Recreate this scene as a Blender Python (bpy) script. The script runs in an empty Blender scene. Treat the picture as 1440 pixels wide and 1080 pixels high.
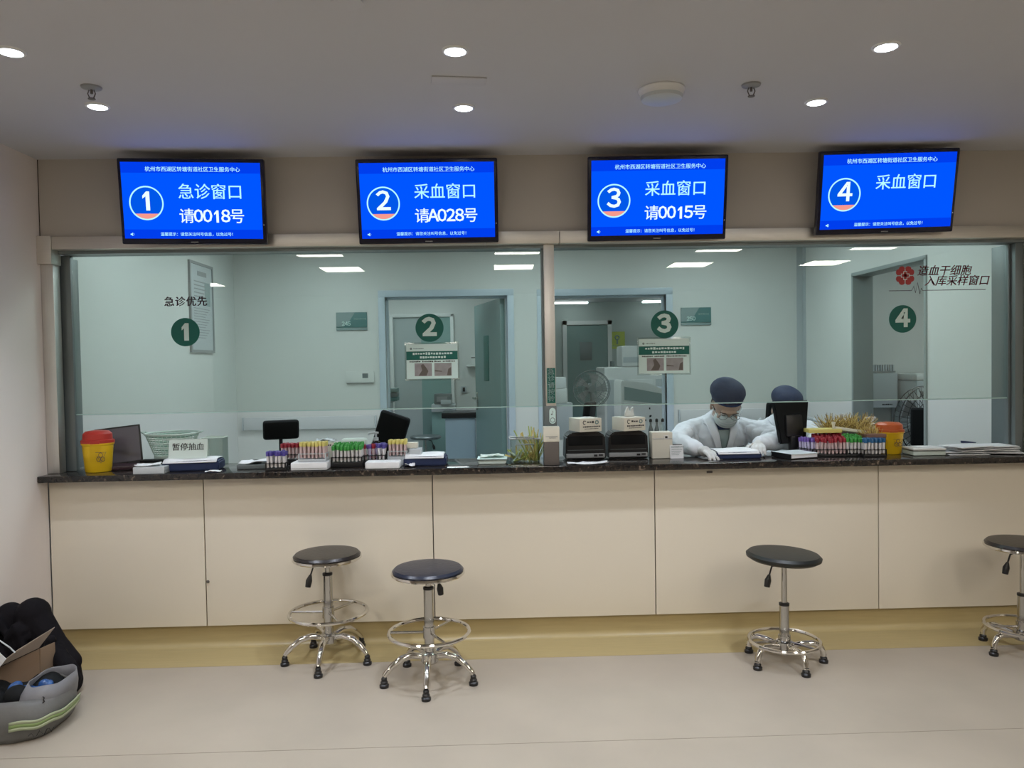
import bpy, bmesh, math, random
from mathutils import Matrix, Vector, Euler
random.seed(7)
PI = math.pi
sc = bpy.context.scene
C = sc.collection
CZ = 2.443      # ceiling height
CT = 0.895      # counter top height
# ------------------------------------------------------------------ camera, world, exposure
cam = bpy.data.cameras.new('camera'); cam_o = bpy.data.objects.new('camera', cam); C.objects.link(cam_o)
cam.sensor_fit = 'HORIZONTAL'; cam.sensor_width = 36.0; cam.lens = 1078/1440*36.0
cam.clip_start = 0.05; cam.clip_end = 60
yaw, pitch, roll = .0266, .028, .0167
fw = Vector((math.sin(yaw)*math.cos(pitch), math.cos(yaw)*math.cos(pitch), -math.sin(pitch)))
r0 = Vector((math.cos(yaw), -math.sin(yaw), 0)); u0 = r0.cross(fw)
rr = math.cos(roll)*r0 - math.sin(roll)*u0; uu = math.cos(roll)*u0 + math.sin(roll)*r0
M = Matrix((rr, uu, -fw)).transposed().to_4x4(); M.translation = Vector((0, -3.85, 1.41))
cam_o.matrix_world = M
sc.camera = cam_o
w = bpy.data.worlds.new('world'); sc.world = w; w.use_nodes = True
w.node_tree.nodes['Background'].inputs[0].default_value = (.8, .85, .9, 1)
w.node_tree.nodes['Background'].inputs[1].default_value = .15
sc.view_settings.view_transform = 'Standard'; sc.view_settings.look = 'None'
sc.view_settings.exposure = 0.12; sc.view_settings.gamma = 1.0; sc.view_settings.use_curve_mapping = False
PANEL_OUT, PANEL_IN, SPOT_W = 24.0, 15.0, 42.0   # lamp strengths
COL_OUT, COL_IN, COL_SPOT = (1, .93, .83), (.84, .97, 1.0), (.84, .9, 1.0)

# ------------------------------------------------------------------ materials
def mat(name, col, rough=.5, metal=0., spec=.5, noise=0., scale=20., bump=0., emit=0., ecol=None, trans=0., stretch=None, aniso=0, sheen=0):
    m = bpy.data.materials.new(name); m.use_nodes = True
    nt = m.node_tree; b = nt.nodes['Principled BSDF']
    b.inputs['Base Color'].default_value = (*col, 1)
    b.inputs['Roughness'].default_value = rough; b.inputs['Metallic'].default_value = metal
    b.inputs['Specular IOR Level'].default_value = spec
    b.inputs['Transmission Weight'].default_value = trans
    if sheen: b.inputs['Sheen Weight'].default_value = sheen
    if emit:
        b.inputs['Emission Color'].default_value = (*(ecol or col), 1); b.inputs['Emission Strength'].default_value = emit
    if noise or bump:
        tc = nt.nodes.new('ShaderNodeTexCoord'); n = nt.nodes.new('ShaderNodeTexNoise')
        mp = nt.nodes.new('ShaderNodeMapping'); nt.links.new(tc.outputs['Object'], mp.inputs[0]); nt.links.new(mp.outputs[0], n.inputs['Vector'])
        if stretch: mp.inputs['Scale'].default_value = stretch
        n.inputs['Scale'].default_value = scale; n.inputs['Detail'].default_value = 5
        if noise:
            mx = nt.nodes.new('ShaderNodeMix'); mx.data_type = 'RGBA'
            nt.links.new(n.outputs['Fac'], mx.inputs['Factor'])
            mx.inputs[6].default_value = (*[max(0, c*(1-noise)) for c in col], 1)
            mx.inputs[7].default_value = (*[min(1, c*(1+noise)) for c in col], 1)
            nt.links.new(mx.outputs[2], b.inputs['Base Color'])
        if bump:
            bp = nt.nodes.new('ShaderNodeBump'); bp.inputs['Strength'].default_value = bump; bp.inputs['Distance'].default_value = .01
            nt.links.new(n.outputs['Fac'], bp.inputs['Height']); nt.links.new(bp.outputs[0], b.inputs['Normal'])
    return m
def glass_mat(name, tint, ior=1.5, rough=0.):
    m = bpy.data.materials.new(name); m.use_nodes = True; nt = m.node_tree; nt.nodes.clear()
    o = nt.nodes.new('ShaderNodeOutputMaterial'); mx = nt.nodes.new('ShaderNodeMixShader')
    t = nt.nodes.new('ShaderNodeBsdfTransparent'); g = nt.nodes.new('ShaderNodeBsdfGlossy'); f = nt.nodes.new('ShaderNodeFresnel')
    t.inputs[0].default_value = (*tint, 1); g.inputs['Roughness'].default_value = rough
    gm = nt.nodes.new('ShaderNodeNewGeometry'); mr = nt.nodes.new('ShaderNodeMapRange')     # same reflectance entering and leaving the thin pane
    mr.inputs['To Min'].default_value = ior; mr.inputs['To Max'].default_value = 1/ior
    nt.links.new(gm.outputs['Backfacing'], mr.inputs['Value']); nt.links.new(mr.outputs[0], f.inputs[0])
    nt.links.new(f.outputs[0], mx.inputs[0]); nt.links.new(t.outputs[0], mx.inputs[1]); nt.links.new(g.outputs[0], mx.inputs[2])
    nt.links.new(mx.outputs[0], o.inputs[0]); return m
def emis(name, col, s):
    m = bpy.data.materials.new(name); m.use_nodes = True; nt = m.node_tree; nt.nodes.clear()
    o = nt.nodes.new('ShaderNodeOutputMaterial'); e = nt.nodes.new('ShaderNodeEmission')
    e.inputs[0].default_value = (*col, 1); e.inputs[1].default_value = s; nt.links.new(e.outputs[0], o.inputs[0]); return m
def speckle(name, cols, scale=60, rough=.12, width=.5):
    m = mat(name, cols[0], rough); nt = m.node_tree; b = nt.nodes['Principled BSDF']
    tc = nt.nodes.new('ShaderNodeTexCoord'); n = nt.nodes.new('ShaderNodeTexNoise'); r = nt.nodes.new('ShaderNodeValToRGB')
    n.inputs['Scale'].default_value = scale; n.inputs['Detail'].default_value = 8; n.inputs['Distortion'].default_value = 1.2
    nt.links.new(tc.outputs['Object'], n.inputs['Vector']); nt.links.new(n.outputs['Fac'], r.inputs[0]); nt.links.new(r.outputs[0], b.inputs['Base Color'])
    el = r.color_ramp.elements; el[0].position = .40; el[0].color = (*cols[0], 1); el[1].position = .62; el[1].color = (*cols[1], 1)
    if len(cols) > 2:
        e = el.new(.72); e.color = (*cols[2], 1)
    return m
m_wall = mat('wall_paint', (.50, .465, .41), .6, noise=.03, scale=3)
m_wall_l = mat('wall_paint_left', (.78, .72, .69), .5, noise=.02, scale=2)
m_ceil = mat('ceiling_paint', (.54, .54, .56), .8, noise=.02, scale=3)
m_inner = mat('inner_wall_paint', (.70, .71, .69), .45, noise=.02, scale=2)
m_innerfl = mat('inner_floor_vinyl', (.45, .5, .5), .35, noise=.06, scale=5)
m_floor = mat('beige_vinyl', (.42, .37, .305), .38, noise=.16, scale=2.6, bump=.03)
m_wood = mat('wood_vinyl', (.45, .36, .18), .35, noise=.12, scale=6, stretch=(1, 14, 14))
m_panel = mat('cream_laminate', (.76, .70, .585), .32, noise=.02, scale=2)
m_gap = mat('dark_joint', (.05, .04, .03), .8)
m_stone = speckle('black_marble', [(.012, .012, .013), (.03, .024, .02), (.22, .17, .13)], 38, .08)
m_steel = mat('brushed_steel', (.74, .71, .65), .42, 1., noise=.08, scale=30, stretch=(.4, 8, 8))
m_steelv = mat('brushed_steel_upright', (.74, .73, .70), .38, 1., noise=.08, scale=30, stretch=(8, 8, .3))
m_dsteel = mat('dark_steel', (.17, .20, .205), .35, .3, noise=.05, scale=20, stretch=(8, 8, .3))
m_chrome = mat('chrome', (.74, .72, .68), .09, 1.)
m_chromed = mat('dull_chrome', (.50, .49, .47), .18, 1.)
m_black = mat('black_plastic', (.012, .012, .013), .35)
m_blackm = mat('matt_black', (.008, .009, .010), .7, spec=.2)
m_vinylb = mat('black_vinyl', (.018, .014, .013), .32, bump=.1, scale=60)
m_vinyln = mat('navy_vinyl', (.012, .016, .035), .3, bump=.1, scale=60)
m_navy = mat('navy_cloth', (.014, .027, .085), .7, noise=.15, scale=40, bump=.1)
m_white = mat('white_plastic', (.75, .76, .75), .4)
m_jamb = mat('grey_jamb', (.30, .34, .34), .4)
m_guard = mat('wall_guard_plastic', (.60, .62, .62), .5)
m_paper = mat('white_paper', (.82, .84, .86), .7, noise=.02, scale=30)
m_paperg = mat('greenish_paper', (.62, .72, .66), .7)
m_cream = mat('cream_plastic', (.72, .70, .60), .45)
m_doorf = mat('pale_door_frame', (.52, .60, .68), .35)
m_leaf = mat('green_door_leaf', (.20, .30, .29), .4)
m_mint = mat('mint_panel', (.25, .40, .38), .5)
m_teal = mat('teal_panel', (.08, .2, .2), .4)
m_glass = glass_mat('window_glass', (.90, .945, .92), 1.58)
m_clear = glass_mat('clear_plastic', (.86, .88, .86), 1.45, .1)
m_edge = mat('glass_edge', (.45, .62, .58), .2, emit=0)
m_green = mat('green_vinyl', (.0, .125, .098), .5)
m_signw = mat('sign_white', (.64, .83, .80), .5)
m_signd = mat('sign_teal', (.03, .16, .14), .5)
m_signg = mat('sign_grey', (.26, .34, .34), .4)
m_red = mat('red_plastic', (.45, .03, .02), .4)
m_redl = mat('red_lettering', (.28, .035, .05), .5)
m_redd = mat('red_emblem', (.42, .04, .04), .5)
m_dark_txt = mat('dark_lettering', (.10, .06, .07), .5)
m_yellow = mat('yellow_plastic', (.78, .50, .01), .4)
m_orange = mat('red_orange_plastic', (.50, .10, .02), .4)
m_grey = mat('grey_plastic', (.3, .31, .31), .5)
m_lgrey = mat('light_grey_plastic', (.5, .54, .56), .45)
m_brown = mat('brown_grey_metal', (.12, .105, .095), .45)
m_coat = mat('white_coat_cloth', (.74, .78, .83), .8, noise=.03, scale=12, bump=.3)
m_coatd = mat('coat_seam', (.40, .43, .48), .8)
m_skin = mat('skin', (.42, .29, .22), .5)
m_glove = mat('latex_glove', (.62, .63, .62), .45, noise=.05, scale=60)
m_mask = mat('surgical_mask', (.55, .62, .62), .8)
m_hair = mat('black_hair', (.01, .01, .012), .5)
m_screen = emis('screen_blue', (.0, .085, .95), 1.0)
m_screend = emis('screen_band_blue', (.0, .045, .78), 1.0)
m_screenc = emis('screen_circle_blue', (.0, .09, .75), 1.0)
m_stext = emis('screen_lettering', (.45, .92, 1.0), 1.0)
m_stext2 = emis('screen_number', (.80, 1.0, .93), 1.0)
m_stext3 = emis('screen_small_lettering', (.22, .50, 1.0), 1.0)
m_spink = emis('screen_pink', (.85, .30, .25), 1.0)
m_bezel = mat('tv_bezel', (.006, .007, .025), .18)
m_led = emis('downlight_face', COL_SPOT, 14)
m_panel_l = emis('panel_light_face', COL_OUT, PANEL_OUT)
m_panel_i = emis('inner_panel_face', COL_IN, PANEL_IN)
m_tubew = emis('tube_light_face', (.9, .97, 1), 6)

# ------------------------------------------------------------------ geometry helpers
class B:
    def __init__(s): s.bm = bmesh.new(); s.mi = 0
    def add(s, tb, mtx=None):
        if mtx is not None: tb.transform(mtx)
        for f in tb.faces: f.material_index = s.mi
        me = bpy.data.meshes.new('t'); tb.to_mesh(me); tb.free(); s.bm.from_mesh(me); bpy.data.meshes.remove(me); return s
    def box(s, c, d, bev=0, rot=None, seg=2):
        t = bmesh.new(); bmesh.ops.create_cube(t, size=1)
        for v in t.verts: v.co = Vector((v.co.x*d[0], v.co.y*d[1], v.co.z*d[2]))
        if bev: bmesh.ops.bevel(t, geom=t.edges[:], offset=bev, segments=seg, affect='EDGES', profile=.6)
        m = Matrix.Translation(c)
        if rot: m = m @ Euler(rot).to_matrix().to_4x4()
        return s.add(t, m)
    def bb(s, x0, x1, y0, y1, z0, z1, bev=0):
        return s.box(((x0+x1)/2, (y0+y1)/2, (z0+z1)/2), (x1-x0, y1-y0, z1-z0), bev)
    def cyl(s, p0, p1, r0, r1=None, n=16):
        p0, p1 = Vector(p0), Vector(p1); r1 = r0 if r1 is None else r1; d = p1-p0
        t = bmesh.new(); bmesh.ops.create_cone(t, cap_ends=True, segments=n, radius1=r0, radius2=r1, depth=d.length)
        return s.add(t, Matrix.Translation((p0+p1)/2) @ d.to_track_quat('Z', 'Y').to_matrix().to_4x4())
    def lathe(s, prof, c=(0, 0, 0), n=28, sx=1, sy=1, rot=None):
        t = bmesh.new(); rings = []
        for r, z in prof:
            rings.append([t.verts.new((r*sx*math.cos(2*PI*k/n), r*sy*math.sin(2*PI*k/n), z)) for k in range(n)])
        for a, b in zip(rings, rings[1:]):
            for k in range(n): t.faces.new((a[k], a[(k+1) % n], b[(k+1) % n], b[k]))
        t.faces.new(rings[0][::-1]); t.faces.new(rings[-1])
        bmesh.ops.recalc_face_normals(t, faces=t.faces[:])
        m = Matrix.Translation(c)
        if rot: m = m @ Euler(rot).to_matrix().to_4x4()
        return s.add(t, m)
    def tube(s, path, r, n=8, closed=False):
        path = [Vector(p) for p in path]; N = len(path); t = bmesh.new(); rings = []
        rs = r if isinstance(r, (list, tuple)) else [r]*N; up = None
        for i, p in enumerate(path):
            a = path[(i-1) % N] if (closed or i) else p; b = path[(i+1) % N] if (closed or i < N-1) else p
            d = (b-a).normalized()
            if up is None: up = d.orthogonal().normalized()
            up = (up - d*up.dot(d)).normalized(); sd = d.cross(up)
            rings.append([t.verts.new(p + rs[i]*(math.cos(2*PI*k/n)*up + math.sin(2*PI*k/n)*sd)) for k in range(n)])
        pairs = list(zip(rings, rings[1:])) + ([(rings[-1], rings[0])] if closed else [])
        for a, b in pairs:
            for k in range(n): t.faces.new((a[k], a[(k+1) % n], b[(k+1) % n], b[k]))
        if not closed: t.faces.new(rings[0][::-1]); t.faces.new(rings[-1])
        bmesh.ops.recalc_face_normals(t, faces=t.faces[:])
        return s.add(t)
    def ring(s, c, R, r, n=40, axis='Z', m=8):
        pts = []
        for k in range(n):
            a = 2*PI*k/n; x, y = R*math.cos(a), R*math.sin(a)
            pts.append((c[0]+x, c[1]+y, c[2]) if axis == 'Z' else (c[0]+x, c[1], c[2]+y))
        return s.tube(pts, r, m, True)
    def ball(s, c, rad, n=16, rot=None):
        t = bmesh.new(); bmesh.ops.create_uvsphere(t, u_segments=n, v_segments=max(8, n//2+2), radius=1)
        for v in t.verts: v.co = Vector((v.co.x*rad[0], v.co.y*rad[1], v.co.z*rad[2]))
        m = Matrix.Translation(c)
        if rot: m = m @ Euler(rot).to_matrix().to_4x4()
        return s.add(t, m)
    def cap(s, p0, p1, r0, r1=None, n=14):           # tapered capsule
        r1 = r0 if r1 is None else r1; s.cyl(p0, p1, r0, r1, n); s.ball(p0, (r0,)*3, n); return s.ball(p1, (r1,)*3, n)
    def prism(s, pts, h, mtx=None, bev=0):           # polygon in xz, thickness h along +y
        t = bmesh.new(); a = [t.verts.new((x, 0, z)) for x, z in pts]; b = [t.verts.new((x, h, z)) for x, z in pts]; n = len(pts)
        t.faces.new(a); t.faces.new(b[::-1])
        for k in range(n): t.faces.new((a[k], b[k], b[(k+1) % n], a[(k+1) % n]))
        bmesh.ops.recalc_face_normals(t, faces=t.faces[:])
        if bev: bmesh.ops.bevel(t, geom=t.edges[:], offset=bev, segments=2, affect='EDGES')
        return s.add(t, mtx)
    def mesh(s, name, smooth=35):
        me = bpy.data.meshes.new(name); s.bm.to_mesh(me); s.bm.free()
        if smooth:
            me.polygons.foreach_set('use_smooth', [True]*len(me.polygons)); me.set_sharp_from_angle(angle=math.radians(smooth))
        return me
    def build(s, name, m, parent=None, smooth=35, loc=None, rot=None):
        me = s.mesh(name, smooth)
        for x in (m if isinstance(m, (list, tuple)) else [m]): me.materials.append(x)
        o = bpy.data.objects.new(name, me); C.objects.link(o)
        if parent: o.parent = parent
        if loc: o.location = loc
        if rot: o.rotation_euler = rot
        return o
def tag(o, label, cat, group=None, kind=None):
    o['label'] = label; o['category'] = cat
    if group: o['group'] = group
    if kind: o['kind'] = kind
    return o
def thing(name, label, cat, loc=(0, 0, 0), rz=0, group=None):
    o = bpy.data.objects.new(name, None); C.objects.link(o); o.location = loc; o.rotation_euler = (0, 0, rz); o.empty_display_size = .05
    return tag(o, label, cat, group)
def struct(o, label=None):
    o['kind'] = 'structure'
    if label: o['label'] = label
    return o
def sroot(name, label=None, loc=(0, 0, 0)):
    o = bpy.data.objects.new(name, None); C.objects.link(o); o.location = loc; o.empty_display_size = .05
    return struct(o, label)
def text(s, size, m, parent=None, loc=(0, 0, 0), align='CENTER', bold=0., shear=0., sx=1., name='lettering', rot=(PI/2, 0, 0), ext=.0004, spacing=1., heavy=False):
    cu = bpy.data.curves.new('t', 'FONT'); cu.body = s; cu.size = size; cu.align_x = align; cu.align_y = 'CENTER'
    cu.offset = bold*size if heavy else 0; cu.shear = shear; cu.extrude = ext; cu.space_character = spacing; cu.resolution_u = 2
    o = bpy.data.objects.new('t', cu); C.objects.link(o)
    dg = bpy.context.evaluated_depsgraph_get(); me = bpy.data.meshes.new_from_object(o.evaluated_get(dg)); bpy.data.objects.remove(o)
    me.materials.clear(); me.materials.append(m)
    if sx != 1:
        for v in me.vertices: v.co.x *= sx
    if bold and not heavy:                         # heavier strokes: two copies set a hair apart
        q = bmesh.new()
        for k in (-1, 0, 1):
            m2 = me.copy(); m2.transform(Matrix.Translation((k*bold*size*.8, k*bold*size*.3, 0))); q.from_mesh(m2); bpy.data.meshes.remove(m2)
        q.to_mesh(me); q.free()
    r = bpy.data.objects.new(name, me); C.objects.link(r); r.location = loc; r.rotation_euler = rot
    if parent: r.parent = parent
    return r
FW = str.maketrans('0123456789A', '０１２３４５６７８９Ａ')
def num(s, size, m, parent, loc, bold=0., adv=.57, name='number'):      # digits set in the sans face, one mesh
    b = B(); n = len(s)
    for k, ch in enumerate(s):
        if ch == '1':                                # plain figure one without a foot
            q = B(); w1, h1, x1 = size*(.055+bold), size*.375, (k-(n-1)/2)*size*adv+size*.05
            q.prism([(x1-w1, -h1), (x1+w1, -h1), (x1+w1, h1), (x1-w1*.6, h1), (x1-size*.20, h1-size*.17), (x1-size*.20, h1-size*(.26+bold)), (x1-w1, h1-size*(.17+bold))], .0008, Matrix.Translation((0, -.0004, size*.025)))
            me = q.mesh('d', 0); b.bm.from_mesh(me); bpy.data.meshes.remove(me); continue
        o = text(ch.translate(FW), size, m, None, ((k-(n-1)/2)*size*adv, 0, 0), bold=bold, heavy=True)
        me = o.data; me.transform(o.rotation_euler.to_matrix().to_4x4()); me.transform(Matrix.Translation(o.location)); b.bm.from_mesh(me)
        bpy.data.objects.remove(o); bpy.data.meshes.remove(me)
    o = b.build(name, m, parent, 0, loc=loc); return o
def disc(c, r, m, name, parent=None, t=.001, n=48, z0=None):
    b = B(); b.cyl((0, 0, 0), (0, -t, 0), r, n=n); return b.build(name, m, parent, loc=c)
def fakeline(b, x0, x1, z, h, y, step=1.0):        # a line of unreadably small characters: broken dashes
    x = x0
    while x < x1:
        wd = h*random.uniform(.6, .95)*step
        b.box((x+wd/2, y, z+random.uniform(-.06, .06)*h), (wd, .0006, h*random.uniform(.55, .95)))
        x += wd + h*.28
def remesh(b, name, m, parent, voxel, smooth=2, loc=None):
    o = b.build(name, m, parent, loc=loc)
    r = o.modifiers.new('r', 'REMESH'); r.mode = 'VOXEL'; r.voxel_size = voxel; r.use_smooth_shade = True
    if smooth:
        s = o.modifiers.new('s', 'SMOOTH'); s.iterations = smooth; s.factor = .6
    dg = bpy.context.evaluated_depsgraph_get(); me = bpy.data.meshes.new_from_object(o.evaluated_get(dg)); o.modifiers.clear()
    old = o.data; o.data = me; me.name = name; bpy.data.meshes.remove(old)
    if not me.materials: me.materials.append(m)
    me.polygons.foreach_set('use_smooth', [True]*len(me.polygons))
    return o
def dup(root, loc=None, rz=None, label=None, group=None):
    r = root.copy(); C.objects.link(r)
    if loc is not None: r.location = loc
    if rz is not None: r.rotation_euler = (0, 0, rz)
    if label: r['label'] = label
    if group: r['group'] = group
    for ch in list(root.children):
        c = ch.copy(); C.objects.link(c); c.parent = r
        for g in list(ch.children):
            d = g.copy(); C.objects.link(d); d.parent = c
    return r

# ================================================================== THE SETTING
# floor of the hall: two vinyl sheets with a joint, wood-look border strip
fl = sroot('floor')
B().bb(-6, 5, -7.5, .10, -.06, -.004).build('floor_base', m_gap, fl, 0)
B().bb(-6, 5, -7.5, -1.052, -.004, 0).build('vinyl_sheet', m_floor, fl, 0)
B().bb(-6, 5, -1.0495, -.235, -.004, 0).build('vinyl_sheet', m_floor, fl, 0)
B().bb(-2.21, 4.6, -.234, .10, -.004, .0003).build('border_strip', m_wood, fl, 0)
struct(B().bb(-6, 5, .16, 10, -.06, -.001).build('floor_inner', m_innerfl, None, 0))
struct(B().bb(-6, 5, -7.5, 10, CZ, CZ+.1).build('ceiling', m_ceil, None, 0))
struct(B().bb(-2.36, -2.21, -2.1, 0, 0, CZ).build('wall_left', m_wall_l, None, 0))
struct(B().bb(-6.1, -6, -7.5, 0, 0, CZ).build('wall_far_left', m_wall, None, 0))
struct(B().bb(-6, -2.36, -.1, 0, 0, CZ).build('wall_front_left', m_wall, None, 0))
struct(B().bb(4.6, 4.7, -7.5, .16, 0, CZ).build('wall_right', m_wall, None, 0))
struct(B().bb(-6, 5, -7.6, -7.5, 0, CZ).build('wall_back', m_wall, None, 0))
# wall above the windows in three lining boards with hairline joints
wf = sroot('wall_front')
B().bb(-2.205, 4.6, 0, .16, 2.062, CZ).build('lining_board', m_wall, wf, 0)
B().bb(-2.21, -2.205, .0005, .16, 2.062, CZ).build('corner_joint', m_gap, wf, 0)
struct(B().bb(2.84, 4.6, .0, .16, CT+.002, 1.999).build('wall_front_right', m_wall, None, 0))
# steel head rail
tr = sroot('trim_1')
for x0, x1 in ((-2.14, -.02), (-.018, .35), (.352, 2.75), (2.752, 4.6)):
    B().bb(x0, x1, -.022, .14, 2.0, 2.062, .003).build('rail_section', m_steel, tr)
B().bb(-2.14, 4.6, .03, .13, 1.985, 2.0).build('glazing_channel', m_dsteel, tr)
B().bb(-2.21, -2.141, -.03, .06, 1.93, 2.066, .003).build('rail_end_plate', m_steel, tr)
# counter front
cf = thing('service_counter', 'long cream laminate counter front under the black worktop', 'counter', (0, 0, 0))
seams = [-2.207, -1.447, -.307, .817, 1.967, 3.1, 4.2]
for a, b_ in zip(seams, seams[1:]):
    B().bb(a+.0025, b_-.0025, 0, .018, .115, .863, .0012).build('front_panel', m_panel, cf)
B().bb(-2.209, 4.59, .019, .10, .1135, .863).build('carcass', m_gap, cf, 0)
# coved kickboard: vertical skirting curving into the floor border
prof = [(0.10, .003)]
kb = bmesh.new(); pts = [(.045, 0.0004), (-.004, 0.0004)] + [(-.004+.03*math.sin(t), .03-.03*math.cos(t)+.0004) for t in [PI/2*k/6 for k in range(1, 7)]] + [(.026, .113), (.045, .113)]
a = [kb.verts.new((-2.208, y, z)) for y, z in pts]; c_ = [kb.verts.new((4.59, y, z)) for y, z in pts]
for k in range(len(pts)): kb.faces.new((a[k], a[(k+1) % len(pts)], c_[(k+1) % len(pts)], c_[k]))
bmesh.ops.recalc_face_normals(kb, faces=kb.faces[:])
t_ = B(); t_.add(kb); t_.build('kickboard', m_wood, cf)
wt = tag(B().bb(-2.209, 4.59, -.09, .30, CT-.031, CT, .004).build('worktop', m_stone), 'glossy black marble worktop running the whole width of the counter', 'worktop')
# window frames: uprights and glass
def pane(n, x0, x1, sticker=None):
    r = sroot('window_%d' % n)
    B().bb(x0, x1, .096, .104, 1.184, 1.985).build('glass_pane', m_glass, r, 0)
    B().bb(x0, x1, .095, .105, 1.179, 1.184).build('polished_edge', m_edge, r, 0)
    return r
w1 = pane(1, -2.11, .268); w2 = pane(2, .325, 2.70)
B().bb(-2.209, -2.15, .0, .06, CT+.001, 1.93, .002).build('upright', m_steelv, w1)
B().bb(-2.209, -2.165, .062, .26, CT+.001, 1.985, .002).build('side_jamb', m_dsteel, w1)
B().bb(-2.163, -2.112, .085, .115, CT+.001, 1.985, .002).build('glazing_bead', m_dsteel, w1)
B().bb(.262, .272, .045, .115, CT+.001, 1.985, .001).build('glazing_bead', m_dsteel, w1)
B().bb(.2725, .325, .02, .13, CT+.001, 2.0, .002).build('mullion', m_steelv, w1)
B().bb(2.70, 2.712, .085, .115, CT+.001, 1.985, .002).build('glazing_bead', m_dsteel, w2)
B().bb(2.713, 2.755, .05, .24, CT+.001, 1.985, .002).build('side_jamb', m_dsteel, w2)
B().bb(2.757, 2.839, .0, .16, CT+.001, 2.0, .002).build('upright', m_steelv, w2)
# inner room
D1 = (-.914, .147, 1.995); D2 = (.465, 1.54, 1.985); YB = 2.854
struct(B().bb(-2.36, -2.21, .16, YB, 0, CZ).build('wall_inner_left', m_inner, None, 0))
wb = B()
for x0, x1, z0 in ((-2.36, D1[0]-.0, 0), (D1[0], D1[1], D1[2]), (D1[1], D2[0], 0), (D2[0], D2[1], D2[2]), (D2[1], 2.9, 0)):
    wb.bb(x0, x1, YB, YB+.12, z0, CZ)
struct(wb.build('wall_inner_back', m_inner, None, 0))
wr = B(); wr.bb(2.757, 2.887, .16, .937, 0, CZ); wr.bb(2.757, 2.887, .937, 1.913, 2.03, CZ); wr.bb(2.757, 2.887, 1.913, YB, 0, CZ)
struct(wr.build('wall_inner_right', m_inner, None, 0))
b_ = B(); b_.bb(2.70, 2.757, YB-.004, YB, 0, CZ); b_.bb(2.753, 2.757, YB-.06, YB, 0, CZ)
struct(b_.build('trim_2', m_lgrey, None))           # corner guard
bs = B(); bs.bb(-2.209, -.98, YB-.014, YB-.001, 0, .09); bs.bb(.21, .40, YB-.014, YB-.001, 0, .09); bs.bb(1.61, 2.69, YB-.014, YB-.001, 0, .09)
struct(bs.build('baseboard_inner_back', m_lgrey, None, 0))
def doorframe(n, x0, x1, zt, fw_=.058):
    r = sroot('door_%d' % n)
    for xa, xb in ((x0-fw_, x0), (x1, x1+fw_)):
        B().bb(xa, xb, YB-.014, YB+.134, 0, zt, .003).build('door_jamb', m_doorf, r)
        xx = xb-.012 if xa < x0 else xa
    B().bb(x0-fw_, x1+fw_, YB-.014, YB+.134, zt, zt+fw_, .003).build('door_head', m_doorf, r)
    s_ = B(); s_.bb(x0, x0+.014, YB+.05, YB+.134, 0, zt); s_.bb(x1-.014, x1, YB+.05, YB+.134, 0, zt); s_.bb(x0, x1, YB+.05, YB+.134, zt-.014, zt)
    s_.build('door_stop', m_doorf, r); return r
d1 = doorframe(1, *D1); d2 = doorframe(2, *D2)
r = sroot('door_3')                                   # framed opening in the right wall
B().bb(2.745, 2.9, 1.90, 1.925, 0, 2.03, .002).build('door_jamb', m_jamb, r)
B().bb(2.745, 2.9, .925, .95, 0, 2.03, .002).build('door_jamb', m_jamb, r)
B().bb(2.745, 2.9, .925, 1.925, 2.018, 2.045, .002).build('door_head', m_jamb, r)
# green door leaf standing open into room 245
lf = thing('door_leaf', 'grey green door leaf standing open with a narrow glazed slot', 'door', (.128, 2.99, 0), math.radians(14.5))
z0 = .01; b_ = B(); b_.bb(-.045, 0, 0, .99, z0, 1.985, .002); b_.build('panel', m_leaf, lf)
B().bb(-.052, -.044, .42, .60, 1.24, 1.67, .003).build('glazed_slot', m_signd, lf)
hb = B(); hb.cyl((-.045, .92, 1.06), (-.09, .92, 1.06), .011); hb.cyl((-.088, .93, 1.06), (-.088, .82, 1.06), .009); hb.box((-.048, .92, 1.03), (.008, .04, .18), .002)
hb.build('door_handle', m_chrome, lf)
# room behind door 1
struct(B().bb(-2.6, -1.42, 6.6, 6.7, 0, CZ).build('wall_clinic_back', m_inner, None, 0))
struct(B().bb(-1.42, .36, 5.26, 5.36, 0, CZ).build('wall_clinic_middle', m_inner, None, 0))
struct(B().bb(-2.7, -2.6, YB+.12, 6.7, 0, CZ).build('wall_clinic_left', m_inner, None, 0))
struct(B().bb(.30, .36, YB+.12, 9.6, 0, CZ).build('wall_clinic_right', m_inner, None, 0))
# lab behind door 2
struct(B().bb(.30, 4.7, 9.6, 9.7, 0, CZ).build('wall_lab_back', mat('lab_wall', (.5, .56, .54), .6), None, 0))
struct(B().bb(4.6, 4.7, .16, 9.6, 0, CZ).build('wall_lab_right', m_inner, None, 0))
struct(B().bb(2.887, 4.6, 3.0, 3.1, 0, CZ).build('wall_side_room', m_inner, None, 0))

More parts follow.
